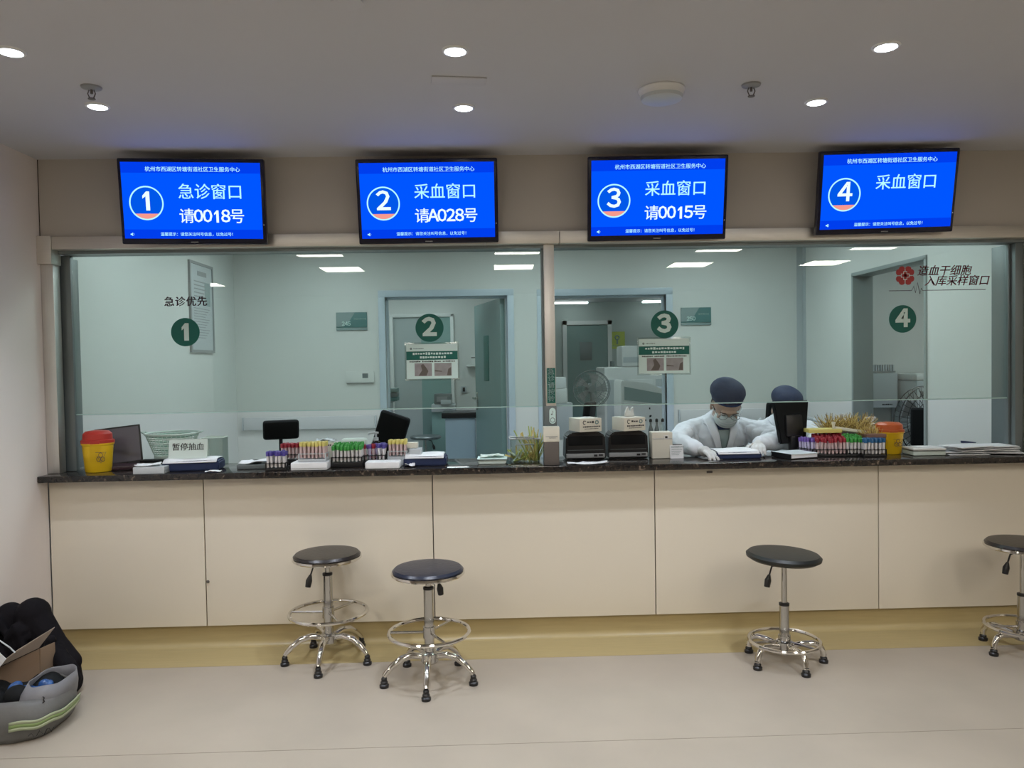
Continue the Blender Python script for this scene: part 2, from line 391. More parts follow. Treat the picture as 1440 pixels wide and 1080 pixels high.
# ------------------------------------------------------------------ lamps
def panel_light(x, y, z, s, m, label, group):
    t = thing('ceiling_light', label, 'ceiling light', (x, y, z), 0, group)
    f = B(); e = .012
    f.bb(-s/2-e, s/2+e, -s/2-e, -s/2, -.008, 0); f.bb(-s/2-e, s/2+e, s/2, s/2+e, -.008, 0); f.bb(-s/2-e, -s/2, -s/2, s/2, -.008, 0); f.bb(s/2, s/2+e, -s/2, s/2, -.008, 0)
    f.build('frame', m_white, t); B().bb(-s/2, s/2, -s/2, s/2, -.004, -.001).build('diffuser', m, t, 0); return t
for x in (-3.55, -1.58, .26, 2.17, 3.65):
    for y in (-3.05, -4.25):
        if x == -3.55 and y == -3.05: y = -5.6
        panel_light(x, y, CZ, .42, m_panel_l, 'square white panel light in the hall ceiling above and behind the viewer', 'panel lights in the hall ceiling')
for x in (-1.4, .3, 1.9):
    for y in (.75, 1.9):
        panel_light(x, y, CZ, .42, m_panel_i, 'square cool white panel light above the staff side of the counter', 'panel lights behind the windows')
for x, y in ((-.6, 4.3), (-1.9, 4.6), (1.1, 4.2), (2.6, 4.2), (1.6, 6.6), (3.3, 6.6), (3.7, 1.8)):
    panel_light(x, y, CZ, .42, m_panel_i, 'square cool white panel light in a room beyond the staff area', 'panel lights in the rear rooms')
for x0, x1, lb in ((1.10, 1.66, 'bright tube light on the lab ceiling nearer the post'), (2.60, 3.15, 'bright tube light on the lab ceiling above number 3 sticker')):
    t = thing('tube_light', lb, 'ceiling light', ((x0+x1)/2, 9.2, CZ)); B().bb(x0-(x0+x1)/2, x1-(x0+x1)/2, -.05, .05, -.02, 0).build('housing', m_white, t)
    B().bb(x0-(x0+x1)/2, x1-(x0+x1)/2, -.045, .045, -.05, -.0205).build('tube', m_tubew, t)
for x, y, lb in ((-1.535, -1.30, 'recessed round downlight cut by the left edge of the picture'), (-1.526, -.771, 'recessed round downlight beside the left sprinkler, nearer the screens'),
                 (-.101, -1.285, 'recessed round downlight in the middle of the ceiling, farther from the screens'), (-.093, -.721, 'recessed round downlight just above and right of screen 2'),
                 (1.334, -1.299, 'recessed round downlight at the right of the ceiling, farther from the screens'), (1.332, -.756, 'recessed round downlight above screen 4')):
    t = thing('downlight', lb, 'downlight', (x, y, CZ), 0, 'round downlights over the counter')
    B().lathe([(.034, -.003), (.036, -.006), (.043, -.005), (.046, 0), (.034, 0)], n=32).build('trim_ring', m_white, t)
    B().cyl((0, 0, -.0035), (0, 0, -.008), .0335, .028, n=32).build('lamp_face', m_led, t)
    li = bpy.data.lights.new('spot', 'SPOT'); li.energy = SPOT_W; li.spot_size = math.radians(95); li.spot_blend = .8; li.shadow_soft_size = .03; li.color = COL_SPOT
    lo = bpy.data.objects.new('spot', li); C.objects.link(lo); lo.location = (0, 0, -.03); lo.parent = t

# ------------------------------------------------------------------ ceiling devices
t = thing('ceiling_speaker', 'shallow round white ceiling dome between the middle downlights and the right sprinkler', 'ceiling speaker', (.668, -.91, CZ))
B().lathe([(.088, -.0005), (.089, -.006), (.084, -.012), (.081, -.028)], n=40).build('rim', m_white, t)
B().lathe([(.081, -.0285), (.076, -.040), (.062, -.045), (.001, -.046)], n=40).build('dome', m_lgrey, t)
def sprinkler(x, y, lb):
    t = thing('sprinkler', lb, 'sprinkler', (x, y, CZ), 0, 'ceiling sprinklers')
    B().lathe([(.036, -.0005), (.034, -.006), (.014, -.010), (.001, -.011)], n=24).build('escutcheon', m_grey, t)
    f = B()
    for s in (-1, 1): f.tube([(s*.009, 0, -.012), (s*.014, 0, -.025), (s*.007, 0, -.042)], .0022, 6)
    f.cyl((0, 0, -.011), (0, 0, -.026), .005, n=8); f.build('frame', m_brown, t)
    B().cyl((0, 0, -.043), (0, 0, -.0455), .013, n=16).build('deflector', m_brown, t)
sprinkler(-1.443, -.979, 'small sprinkler head beside the left downlight'); sprinkler(.998, -.955, 'small sprinkler head right of the round ceiling dome')
t = tag(B().box((0, 0, -.003), (.20, .075, .005), .002).build('ceiling_access_plate', m_ceil, None, loc=(-.10, -1.02, CZ), rot=(0, 0, .1)), 'thin faint ceiling plate between the two middle downlights', 'access plate')
t = tag(B().lathe([(.045, -.0005), (.044, -.006), (.001, -.008)], n=28).build('ceiling_sensor', m_ceil, None, loc=(-.39, -1.632, CZ)), 'faint round sensor cover at the top edge of the ceiling', 'sensor')

# ------------------------------------------------------------------ screens
def tv(n, pose, label, title, tk):
    W, H = .68, .40
    t = thing('display_screen', label, 'screen', pose[:3], 0, 'call screens above the windows'); t.rotation_mode = 'YXZ'; t.rotation_euler = (pose[4], pose[5], pose[3])
    B().box((0, .018, 0), (W, .034, H), .008, seg=3).build('housing', m_bezel, t)
    B().box((0, .047, .05), (.5, .028, .2), .01).build('rear_cover', m_black, t)
    b = B(); b.box((0, .085, .06), (.16, .05, .10), .003); b.build('wall_bracket', m_black, t)
    sw, sh = W-.034, H-.045; zc = .004
    B().box((0, -.0012, zc), (sw, .002, sh)).build('screen', m_screen, t, 0)
    y = -.0028
    X = lambda u: (u-.5)*sw
    Z = lambda v: zc+(v-.5)*sh
    B().box((0, y+.0004, Z(.93)), (sw, .0008, sh*.14)).build('header_band', m_screend, t, 0)
    B().box((0, y+.0004, Z(.06)), (sw, .0008, sh*.12)).build('footer_band', m_screend, t, 0)
    b = B(); b.ring((X(.17), y-.0002, Z(.466)), .118*sw, .0035, 64, 'Y', 6); b.build('number_ring', m_stext, t)
    b = B(); b.cyl((X(.17), y+.0004, Z(.466)), (X(.17), y-.0004, Z(.466)), .118*sw, n=64); b.build('number_disc', m_screenc, t)
    R = .114*sw; a0 = math.radians(222); a1 = math.radians(318)
    pts = [(X(.17)+R*math.cos(a0+(a1-a0)*k/16), Z(.466)+R*math.sin(a0+(a1-a0)*k/16)) for k in range(17)]
    b = B(); b.prism(pts, .0006, Matrix.Translation((0, y-.0013, 0))); b.build('pink_segment', m_spink, t)
    num(n, .118, m_stext2, t, (X(.172), y-.002, Z(.485)), .022)
    text('杭州市西湖区转塘街道社区卫生服务中心', .0245, m_stext, t, (X(.515), y-.001, Z(.905)), bold=.004)
    text(title, .076, m_stext, t, (X(.635), y-.001, Z(.605)), bold=.008, name='title')
    if tk:
        text('请', .073, m_stext2, t, (X(.455), y-.001, Z(.285)), bold=.008); text('号', .073, m_stext2, t, (X(.82), y-.001, Z(.285)), bold=.008)
        num(tk, .076, m_stext2, t, (X(.638), y-.001, Z(.288)), .02, .56, 'ticket_number')
    text('温馨提示：请您关注叫号信息，以免过号！', .0185, m_stext, t, (X(.53), y-.001, Z(.055)), bold=.004)
    b = B(); b.prism([(-.008, -.003), (-.003, -.003), (.002, -.008), (.002, .008), (-.003, .003), (-.008, .003)], .0006, Matrix.Translation((X(.055), y-.0013, Z(.055))))
    b.tube([(X(.055)+.005, y-.001, Z(.055)-.006), (X(.055)+.008, y-.001, Z(.055)), (X(.055)+.005, y-.001, Z(.055)+.006)], .0008, 4)
    b.build('speaker_symbol', m_stext, t)
    b = B(); b.cyl((W/2-.010, .0, -H*.27), (W/2-.010, -.001, -H*.27), .0022, n=10); b.build('indicator', m_white, t)
    b = B(); b.box((0, -.0005, -H/2+.010), (.035, .0008, .004)); b.build('badge', m_grey, t)
tv('1', (-1.410, -.133, 2.202, .034, .113, .009), 'call screen at far left announcing the emergency window', '急诊窗口', '0018')
tv('2', (-.294, -.110, 2.196, -.002, .167, -.002), 'second call screen from the left, its ticket beginning with letter A', '采血窗口', 'A028')
tv('3', (.821, -.128, 2.194, -.003, .183, -.006), 'third call screen from the left, with an all digit ticket', '采血窗口', '0015')
tv('4', (1.956, -.120, 2.215, -.020, .193, -.012), 'rightmost call screen, with no ticket line', '采血窗口', None)
# ------------------------------------------------------------------ stools
def stool(name, label, x, y, zs, mseat, ring_z, ring_r, rim, a0, kind, lever_a, tilt=0):
    t = thing(name, label, 'stool', (x, y, 0), 0, 'swivel stools in front of the counter')
    sr = .162
    s_ = B()
    if rim:
        s_.lathe([(.02, zs-.032), (sr-.02, zs-.030), (sr-.008, zs-.022), (sr-.004, zs-.012), (sr-.014, zs-.002), (sr*.7, zs+.001), (.01, zs-.001)], n=48)
        seat = s_.build('seat', mseat, t)
        B().lathe([(sr-.03, zs-.034), (sr-.003, zs-.033), (sr+.002, zs-.027), (sr, zs-.018), (sr-.006, zs-.017), (sr-.012, zs-.024), (sr-.03, zs-.028)], n=48).build('seat_rim', m_chrome, t)
    else:
        s_.lathe([(.02, zs-.040), (sr-.015, zs-.038), (sr+.004, zs-.026), (sr+.006, zs-.014), (sr-.006, zs-.003), (sr*.7, zs), (.01, zs)], n=48)
        seat = s_.build('seat', mseat, t)
    if tilt: seat.rotation_euler = (0, tilt, 0); seat.location = (math.sin(tilt)*-zs, 0, zs*(1-math.cos(tilt)))
    B().box((0, 0, zs-.041), (.13, .13, .008), .002).build('seat_plate', m_black, t)
    colt = .42 if kind == 'tall' else .275; rc = .022
    B().cyl((0, 0, colt-.01), (0, 0, zs-.04), .0125, n=20).build('gas_lift', m_chromed, t)
    B().lathe([(rc, .10), (rc, colt-.006)], n=28).build('column', m_chromed, t)
    B().lathe([(rc+.0015, colt-.01), (rc+.0015, colt), (.013, colt+.004)], n=28).build('column_collar', m_black, t)
    # lever
    ca, sa = math.cos(lever_a), math.sin(lever_a)
    b = B(); b.tube([(ca*.02, sa*.02, zs-.045), (ca*.07, sa*.07, zs-.06), (ca*.085, sa*.085, zs-.10)], .004, 8); lv = b.build('lever', m_black, t)
    b = B(); b.tube([(ca*.084, sa*.084, zs-.095), (ca*.092, sa*.092, zs-.12), (ca*.098, sa*.098, zs-.15)], [.006, .015, .013], 10); b.build('lever_grip', m_black, lv)
    # foot ring with three spokes
    b = B(); b.ring((0, 0, ring_z), ring_r, .0085, 48); fr = b.build('foot_ring', m_chrome, t)
    b = B()
    for k in range(3):
        a = a0+.5+2*PI*k/3; b.cyl((0, 0, ring_z), (math.cos(a)*ring_r, math.sin(a)*ring_r, ring_z), .006, n=10)
    b.cyl((0, 0, ring_z-.025), (0, 0, ring_z+.025), rc+.006, n=24); b.build('spokes', m_chromed, fr)
    # base
    hub = .112 if kind == 'tall' else .085
    b = B(); b.lathe([(.034, hub-.03), (.04, hub-.022), (.04, hub+.012), (.028, hub+.02)], n=24); b.build('hub', m_chromed, t)
    R = .205 if kind == 'tall' else .175
    for k in range(5):
        a = a0+2*PI*k/5; c, s = math.cos(a), math.sin(a); P = []
        if kind == 'tall': pr = [(.03, hub), (.08, hub+.012), (.13, hub+.002), (.17, hub-.026), (.195, hub-.052), (R, .048)]; rad = [.014, .0155, .0155, .0135, .012, .010]
        else: pr = [(.03, hub-.01), (.08, hub+.002), (.13, hub+.006), (.158, hub-.005), (.172, hub-.03), (R, .032)]; rad = [.0135]*6
        b = B(); b.tube([(c*p, s*p, z) for p, z in pr], rad, 12); leg = b.build('leg', m_chrome, t)
        b = B(); b.lathe([(.020, .0005), (.021, .012), (.015, .018), (.0165, .024), (.0125, .030), (.013, .040), (.009, .046)], (c*R, s*R, 0), 18); b.build('foot', m_black, leg)
    return t
stool('swivel_stool', 'stool with a dark brown round seat, farthest left, close to the counter', -.80, -.19, .520, m_vinylb, .232, .182, True, math.radians(-92), 'tall', math.radians(215))
stool('swivel_stool', 'stool with a dark blue round seat standing nearest the viewer', -.297, -.46, .509, m_vinyln, .218, .178, True, math.radians(-90), 'tall', math.radians(60))
stool('swivel_stool', 'all black seated stool without a chrome rim, left of the rightmost one', 1.338, -.36, .512, mat('black_pu_foam', (.012, .014, .013), .45, bump=.05, scale=40), .100, .158, False, math.radians(-80), 'low', math.radians(200), math.radians(2.5))
stool('swivel_stool', 'stool cut off by the right edge of the picture', 2.50, -.31, .525, m_vinylb, .118, .158, True, math.radians(-93), 'low', math.radians(190))
# ------------------------------------------------------------------ stickers and notices on the glass
YG = .0955
for n, x, z, lb in (('1', -1.551, 1.592, 'leftmost round green sticker, partly over the tall poster'), ('2', -.313, 1.595, 'round green sticker above the notice in the left window'),
                    ('3', .899, 1.594, 'round green sticker above the notice in the right window'), ('4', 2.146, 1.603, 'rightmost round green sticker, below the red emblem')):
    t = thing('number_sticker', lb, 'sticker', (x, YG, z), 0, 'round number stickers on the glass')
    disc((0, 0, 0), .072, m_green, 'disc', t)
    num(n, .118, m_signw, t, (0, -.0015, -.002), .045)
t = thing('window_lettering', 'dark red lettering on the glass above number 1 sticker', 'lettering', (-1.545, YG, 1.744))
text('急诊优先', .052, m_dark_txt, t, bold=.035, spacing=1.12)
t = thing('window_lettering', 'two lines of dark red lettering with a flower emblem above number 4 sticker', 'lettering', (2.16, YG, 1.828))
text('造血干细胞', .057, m_redl, t, (.205, -.001, .020), bold=.02, shear=.25)
text('入库采样窗口', .057, m_redl, t, (.272, -.001, -.033), bold=.02, shear=.25)
for k in range(4):
    a = PI/4+PI/2*k; b = B()
    hp = [(.004, 0)]+[((.031+.0155*math.cos(q))*math.cos(o_)-.0, (.031+.0155*math.cos(q))*math.sin(o_)) for q in () for o_ in ()]
    pts = [(.006, 0)]
    for q in range(13):
        f = -.74+1.48*q/12; rr_ = .053-.006*math.exp(-(f/.12)**2)-.013*(abs(f)/.74)**4; pts.append((rr_*math.cos(f), rr_*math.sin(f)))
    b.prism([(x*math.cos(a)-y*math.sin(a), x*math.sin(a)+y*math.cos(a)) for x, y in pts], .0008, Matrix.Translation((0, -.0004, 0)))
    b.build('petal', m_redd, t)
b = B(); b.box((0, -.001, 0), (.044, .0008, .020)); b.box((0, -.001, 0), (.020, .0008, .044)); b.build('cross_outline', m_signw, t)
b = B(); b.box((0, -.0017, 0), (.038, .0008, .014)); b.box((0, -.0017, 0), (.014, .0008, .038)); b.build('cross', m_redd, t)
b = B(); zl = -.078
b.tube([(-.085, 0, zl), (.035, 0, zl), (.045, 0, zl+.02), (.055, 0, zl-.012), (.065, 0, zl+.042), (.078, 0, zl-.018), (.086, 0, zl+.012), (.092, 0, zl), (.425, 0, zl)], .0018, 6)
b.build('pulse_line', m_dark_txt, t)
m_ph = [mat('photo_a', (.30, .29, .30), .6, noise=.35, scale=28), mat('photo_b', (.30, .30, .30), .6, noise=.35, scale=22)]
def notice(x, z, rot, lb):
    t = thing('glass_notice', lb, 'notice', (x, YG, z), 0, 'printed notices on the glass'); t.rotation_euler = (0, rot, 0)
    B().box((0, -.0006, 0), (.280, .001, .196), .0004).build('sleeve', m_clear, t)
    B().box((0, -.0016, 0), (.262, .0008, .178)).build('sheet', m_signw, t, 0)
    B().box((0, -.0024, .030), (.262, .0006, .044)).build('green_band', m_green, t, 0)
    b = B(); fakeline(b, -.098, .098, .040, .0135, -.003); fakeline(b, -.062, .062, .021, .0125, -.003); b.build('band_lettering', m_signw, t, 0)
    b = B(); fakeline(b, -.115, -.062, -.0005, .008, -.0024); fakeline(b, -.05, .0, -.0005, .008, -.0024); fakeline(b, .012, .045, -.0005, .008, -.0024); fakeline(b, .055, .118, -.0005, .008, -.0024)
    b.build('caption_lettering', m_black, t, 0)
    b = B(); fakeline(b, -.095, -.045, .066, .006, -.0024); b.cyl((-.107, -.002, .066), (-.107, -.003, .066), .006, n=12); b.build('small_emblem', m_leaf, t, 0)
    B().box((-.046, -.0024, -.042), (.088, .0006, .066)).build('photo', m_ph[0], t, 0)
    B().box((.055, -.0024, -.042), (.088, .0006, .066)).build('photo', m_ph[1], t, 0)
    b = B(); b.prism([(-.07, -.073), (-.03, -.073), (-.02, -.05), (-.032, -.03), (-.046, -.012), (-.058, -.02), (-.052, -.045)], .0004, Matrix.Translation((0, -.0030, 0)))
    b.prism([(.075, -.073), (.097, -.073), (.097, -.03), (.082, -.04)], .0004, Matrix.Translation((0, -.0030, 0))); b.prism([(.013, -.045), (.05, -.05), (.05, -.054), (.013, -.052)], .0004, Matrix.Translation((0, -.0030, 0)))
    b.build('photo_shape', m_brown, t, 0)
notice(-.303, 1.423, 0, 'notice with two photographs in the left window, over the open doorway'); notice(.894, 1.430, 0, 'notice with two photographs in the right window, above the staff member')
# bell strip on the mullion
t = thing('bell_strip', 'tall dark green strip with white writing on the steel mullion', 'sign', (.301, .0185, 1.29))
B().box((0, 0, 0), (.042, .0015, .178), .0004).build('strip', m_green, t)
for k, ch in enumerate('急诊请按铃'): text(ch, .034, m_signw, t, (0, -.0014, .068-.034*k), bold=.028)
t = thing('bell_plate', 'dark plate with a white music note and push button below the green strip', 'door bell', (.296, .0165, 1.125))
B().box((0, 0, 0), (.062, .004, .125), .001).build('plate', m_dsteel, t)
pl = [(.016*math.cos(a), .024+.016*math.sin(a)) for a in [PI*k/10 for k in range(11)]] + [(.016*math.cos(a), -.024+.016*math.sin(a)) for a in [PI+PI*k/10 for k in range(11)]]
b = B(); b.prism(pl, .002, Matrix.Translation((.009, -.004, .012))); b.build('button_label', m_signw, t)
b = B(); b.ring((.009, -.0045, -.009), .011, .0016, 24, 'Y', 6); b.ball((.005, -.0045, .020), (.0045, .001, .0035), 10); b.tube([(.009, -.0045, .02), (.009, -.0045, .038), (.015, -.0045, .03)], .0011, 5); b.build('bell_symbol', m_dsteel, t)
t = thing('bell_box', 'cream and brown grey boxed upright on the worktop below the bell plate', 'call box', (.293, -.028, CT))
B().bb(-.038, .038, -.025, .03, .001, .116, .002).build('lower_case', m_brown, t); B().bb(-.0405, .0405, -.028, .033, .117, .192, .004).build('upper_case', m_cream, t)
b = B(); b.bb(-.030, .030, -.0292, -.0285, .143, .1455); fakeline(b, -.012, .02, .137, .005, -.0288); b.build('case_seam', m_grey, t, 0)

# ------------------------------------------------------------------ fittings on the rear wall
def plate(x, z, s, lb):
    t = thing('room_sign', lb, 'sign', (x, YB-.003, z), 0, 'room number plates on the rear wall')
    B().bb(-.133, .133, -.008, 0, -.055, .078, .001).build('green_panel', m_teal, t)
    b = B(); b.prism([(-.133, -.045), (-.07, -.045), (-.02, .0), (.03, .078), (-.133, .078)], .002, Matrix.Translation((0, -.0105, 0))); b.build('grey_corner', m_signg, t)
    B().bb(-.133, .133, -.011, 0, -.077, -.058, .001).build('lower_strip', m_signg, t)
    num(s, .045, m_signw, t, (-.045, -.013, -.022), .015, name='room_number')
    b = B(); fakeline(b, .02, .115, .02, .018, -.0095); b.build('small_lettering', m_leaf, t, 0)
plate(-1.204, 1.79, '245', 'room plate numbered 245 left of the first doorway'); plate(1.803, 1.788, '250', 'room plate numbered 250 right of number 3 sticker')
t = thing('thermostat', 'white wall controller with a small dark display left of the doorway', 'thermostat', (-1.14, YB-.002, 1.305))
B().box((0, -.009, 0), (.24, .018, .10), .004).build('body', m_inner, t); B().box((.045, -.0185, .012), (.05, .002, .040)).build('display', m_dsteel, t); B().box((0, -.012, -.049), (.24, .02, .004)).build('lower_edge', m_grey, t)
def guard(x0, x1, lb):
    t = thing('wall_guard', lb, 'wall guard', ((x0+x1)/2, YB-.004, .915), 0, 'wall guards on the rear wall'); L = (x1-x0)/2
    B().bb(-L, L, -.028, 0, -.055, .055, .01).build('rail', m_guard, t); 
    for xa in (-L-.012, L): B().bb(xa, xa+.012, -.029, 0, -.056, .056, .004).build('end_cap', m_lgrey, t)
guard(-2.15, -1.02, 'pale wall guard rail left of the first doorway'); guard(1.65, 2.66, 'pale wall guard rail behind the two staff members')
t = thing('framed_poster', 'tall framed poster with grey print on the left side wall', 'poster', (-2.205, 2.08, 1.865))
b = B(); b.bb(-.004, .012, -.235, -.215, -.34, .34); b.bb(-.004, .012, .215, .235, -.34, .34); b.bb(-.004, .012, -.215, .215, .32, .34); b.bb(-.004, .012, -.215, .215, -.34, -.32); b.build('frame', m_grey, t)
B().bb(-.004, .006, -.215, .215, -.32, .32).build('sheet', m_lgrey, t, 0)
b = B()
b.bb(.0062, .0072, -.08, .1, .24, .275)
for k in range(6): b.bb(.0062, .0072, -.15, .05+.02*(k % 3), .19-.028*k, .199-.028*k)
for k in range(12): b.bb(.0062, .0072, -.16, .15-.03*(k % 4), -.01-.02*k, -.005-.02*k)
b.build('print', m_grey, t, 0)
B().bb(.0062, .0070, .06, .17, .02, .20).build('print_block', m_signg, t, 0)

# ------------------------------------------------------------------ rooms behind the doors
t = thing('glazed_partition', 'white framed glazed partition in the room behind number 2 sticker', 'partition', (-.80, 5.22, 0))
b = B(); b.bb(-.385, -.345, -.03, .03, 0, 1.98, .008); b.bb(.325, .365, -.03, .03, 0, 2.0, .008); b.bb(-.385, .365, -.03, .03, 1.96, 2.0, .008); b.build('frame', m_white, t)
B().bb(-.345, -.02, -.005, .005, .0, 1.96).build('panel', m_innerfl, t, 0); B().bb(-.02, .325, -.008, .008, .9, 1.96).build('panel', m_mint, t, 0)
B().bb(-.02, .325, -.008, .008, 0, .9).build('panel', m_leaf, t, 0)
t = thing('low_shelf', 'white shelf carrying dark equipment in the room behind number 2 notice', 'shelf', (-.56, 5.02, 0))
B().bb(-.13, .14, -.13, .14, .86, .945, .004).build('shelf_board', m_lgrey, t); B().bb(-.13, .14, -.10, .14, .0, .858, .004).build('cabinet', m_mint, t)
t = thing('analyser', 'small dark boxed instrument on the low white shelf', 'instrument', (-.56, 4.99, .946))
B().bb(-.1, .1, -.08, .08, .0, .12, .012).build('body', m_dsteel, t); B().bb(-.07, .05, -.084, -.08, .03, .09).build('front_panel', m_grey, t); B().bb(-.02, .1, -.13, -.085, 0, .05, .006).build('tray', m_lgrey, t)
t = thing('tall_cabinet', 'pale blue cabinet with a black lid inside the first doorway', 'cabinet', (-.33, 4.20, 0))
B().bb(-.155, .155, -.14, .16, .0, .845, .004).build('body', mat('pale_blue_laminate', (.42, .55, .66), .35), t); B().bb(-.19, .19, -.18, .2, .847, .905, .006).build('lid', m_black, t)
b = B(); b.bb(-.153, .153, -.1415, -.14, .42, .424); b.build('door_gap', m_grey, t, 0)
t = thing('work_desk', 'desk with a dark top just inside the left side of the first doorway', 'desk', (-1.24, 4.3, 0))
B().bb(-.4, .17, -.35, .35, 1.0, 1.03, .003).build('desk_top', m_dsteel, t)
for k in range(4): B().bb(-.32+.13*k, -.24+.13*k, -.33, .33, .0, .999).build('side_slat', m_lgrey, t)
t = thing('keyboard_tray', 'dark stack of folders on the desk inside the first doorway', 'folders', (-1.08, 4.2, 1.032))
for k in range(3): B().bb(-.12, .10, -.1, .1, .045*k, .045*k+.04, .004).build('folder', [m_teal, m_dsteel, m_leaf][k], t)
t = thing('towel_dispenser', 'small white dispenser with a dark slot on the grey pillar inside the doorway', 'dispenser', (-.19, 5.25, 1.44))
B().bb(-.05, .05, -.08, 0, -.05, .06, .008).build('body', m_white, t); B().bb(-.045, .045, -.082, -.079, .03, .04).build('slot', m_black, t); B().bb(-.10, .06, -.10, 0, -.07, -.052, .003).build('shelf', m_white, t)
t = thing('light_switch', 'dark small wall switch on the grey pillar inside the doorway', 'switch', (-.33, 5.255, 1.10)); B().box((0, -.006, 0), (.07, .012, .08), .002).build('plate', m_lgrey, t); B().box((0, -.014, 0), (.03, .006, .05), .002).build('rocker', m_black, t)
t = stool('round_stool', 'dark round stool seen inside the first doorway', -.72, 4.42, .64, m_dsteel, .2, .16, False, 0, 'low', math.radians(-20)); t['group'] = ''; del t['group']
# lab
t = thing('far_door', 'green door with a dark window at the far end of the lab', 'door', (1.69, 9.59, 0))
B().bb(-.36, .36, -.03, 0, 0, 2.04, .004).build('door_panel', m_leaf, t); B().bb(-.13, .08, -.036, -.03, 1.43, 1.75, .003).build('window', m_dsteel, t)
b = B(); b.bb(-.43, -.36, -.05, 0, 0, 2.12); b.bb(.36, .43, -.05, 0, 0, 2.12); b.bb(-.43, .43, -.05, 0, 2.05, 2.12); b.build('frame', m_white, t)
t = thing('wall_notice', 'yellow green warning notice beside the far lab door', 'notice', (2.22, 9.585, 1.77)); B().box((0, 0, 0), (.27, .006, .30)).build('sheet', mat('yellow_green_paper', (.48, .55, .10), .6), t)
b = B(); b.ring((0, -.005, .05), .035, .012, 20, 'Y', 5); b.box((0, -.005, -.03), (.03, .004, .08)); fakeline(b, -.1, .1, -.10, .02, -.005); b.build('symbol', m_leaf, t)
t = thing('analyser', 'boxy white laboratory instrument standing on the larger one in the lab', 'instrument', (1.80, 5.9, 1.335))
B().bb(-.17, .2, -.2, .2, 0, .26, .03).build('housing', m_white, t); B().bb(-.15, .18, -.206, -.2, .05, .12, .002).build('front_panel', m_lgrey, t)
b = B(); b.cyl((-.26, -.03, .07), (-.26, -.03, .0), .03, n=12); b.build('bottle', m_dsteel, t)
t = thing('analyser', 'wide white laboratory instrument on the floor of the lab behind the fan', 'instrument', (1.68, 5.9, 0))
B().bb(-.30, .62, -.4, .35, 0, 1.33, .02).build('housing', m_white, t)
for k, x in enumerate((-.14, .16, .46)): B().bb(x-.13, x+.13, -.408, -.4, .35, 1.18, .004).build('door', [m_lgrey, m_white, m_lgrey][k], t)
t = thing('analyser', 'long white instrument with sloping cover and small dark buttons in the lab doorway', 'instrument', (1.40, 4.4, 0))
b = B(); b.prism([(-.3, 0), (.15, 0), (.15, 1.10), (.0, 1.17), (-.28, 1.21), (-.3, 1.18)], .5, Matrix.Translation((.25, -.3, 0)), .01); b.build('housing', m_white, t)
b = B(); b.prism([(-.27, 1.0), (.12, .95), (.12, 1.06), (-.27, 1.14)], .01, Matrix.Translation((.25, -.311, 0))); b.build('smoked_window', m_signg, t)
b = B()
for k in range(9): b.box((random.uniform(.0, .34), -.305, random.uniform(.6, .95)), (.012, .01, .018))
b.build('buttons', m_black, t)
t = thing('tall_white_unit', 'slim pale blue grey unit beside the right jamb of the lab doorway', 'cabinet', (1.86, 4.9, 0))
B().bb(-.13, .12, -.2, .2, 0, 1.1, .01).build('body', mat('pale_blue_plastic', (.48, .55, .66), .4), t); B().bb(-.05, .08, -.206, -.2, .62, .80, .004).build('screen', m_dsteel, t); B().bb(-.12, .11, -.206, -.2, 1.0, 1.004).build('gap', m_grey, t)
t = thing('carton_stack', 'heap of pale cartons beside the mullion inside the lab', 'carton', (.74, 4.7, 0))
for k, (dx, z0, h, wd) in enumerate(((0, 0, .55, .3), (.02, .552, .4, .26), (-.02, .954, .16, .22), (.0, 1.116, .12, .16))): B().bb(dx-wd/2, dx+wd/2, -.12, .12, z0, z0+h, .004).build('carton', [m_white, m_lgrey, m_white, m_paper][k], t)
def fan(name, lb, x, y, zc, R, rz, gm=None, gr=.0014):
    gm = gm or m_dsteel
    t = thing(name, lb, 'fan', (x, y, 0), rz)
    b = B(); b.lathe([(.15, .001), (.15, .015), (.03, .035), (.016, .05)], n=28); b.build('base', m_dsteel, t)
    B().cyl((0, .02, .04), (0, .02, zc-.05), .012, n=12).build('pole', m_dsteel, t)
    B().lathe([(.03, -.02), (.05, .0), (.05, .08), (.03, .10)], (0, .10, zc), 20, rot=(PI/2, 0, 0)).build('motor', m_dsteel, t)
    b = B(); b.ring((0, -.03, zc), R, .004, 48, 'Y', 6); b.ring((0, .03, zc), R*.98, .004, 48, 'Y', 6); b.ring((0, -.05, zc), R*.55, .0022, 32, 'Y', 5); b.ring((0, -.045, zc), R*.78, .0022, 32, 'Y', 5)
    for k in range(36):
        a = 2*PI*k/36; c, s = math.cos(a), math.sin(a)
        b.tube([(c*.03, -.055, zc+s*.03), (c*R*.6, -.05, zc+s*R*.6), (c*R, -.03, zc+s*R)], gr, 4)
        b.tube([(c*R, .03, zc+s*R), (c*R*.6, .05, zc+s*R*.6), (c*.04, .055, zc+s*.04)], .0014, 4)
    b.lathe([(.035, -.004), (.035, .004)], (0, -.057, zc), 20, rot=(PI/2, 0, 0)); b.build('guard', gm, t)
    for k in range(5):
        a = 2*PI*k/5; P = []
        for q in range(7):
            rr_ = R*.88*math.sqrt((q+1)/7) if q else .03; P.append((rr_*math.cos(a-.35+q*.03), rr_*math.sin(a-.35+q*.03)))
        for q in range(7):
            rr_ = R*.88*math.sqrt((7-q)/7) if q < 6 else .03; P.append((rr_*math.cos(a+.55-q*.05), rr_*math.sin(a+.55-q*.05)))
        b = B(); b.prism(P, .003, Matrix.Translation((0, 0, zc)) @ Euler((0, 0, .0)).to_matrix().to_4x4()); b.build('blade', m_grey, t)
    return t
fan('pedestal_fan', 'round grey pedestal fan standing in the lab doorway', .965, 3.55, 1.143, .178, 0)
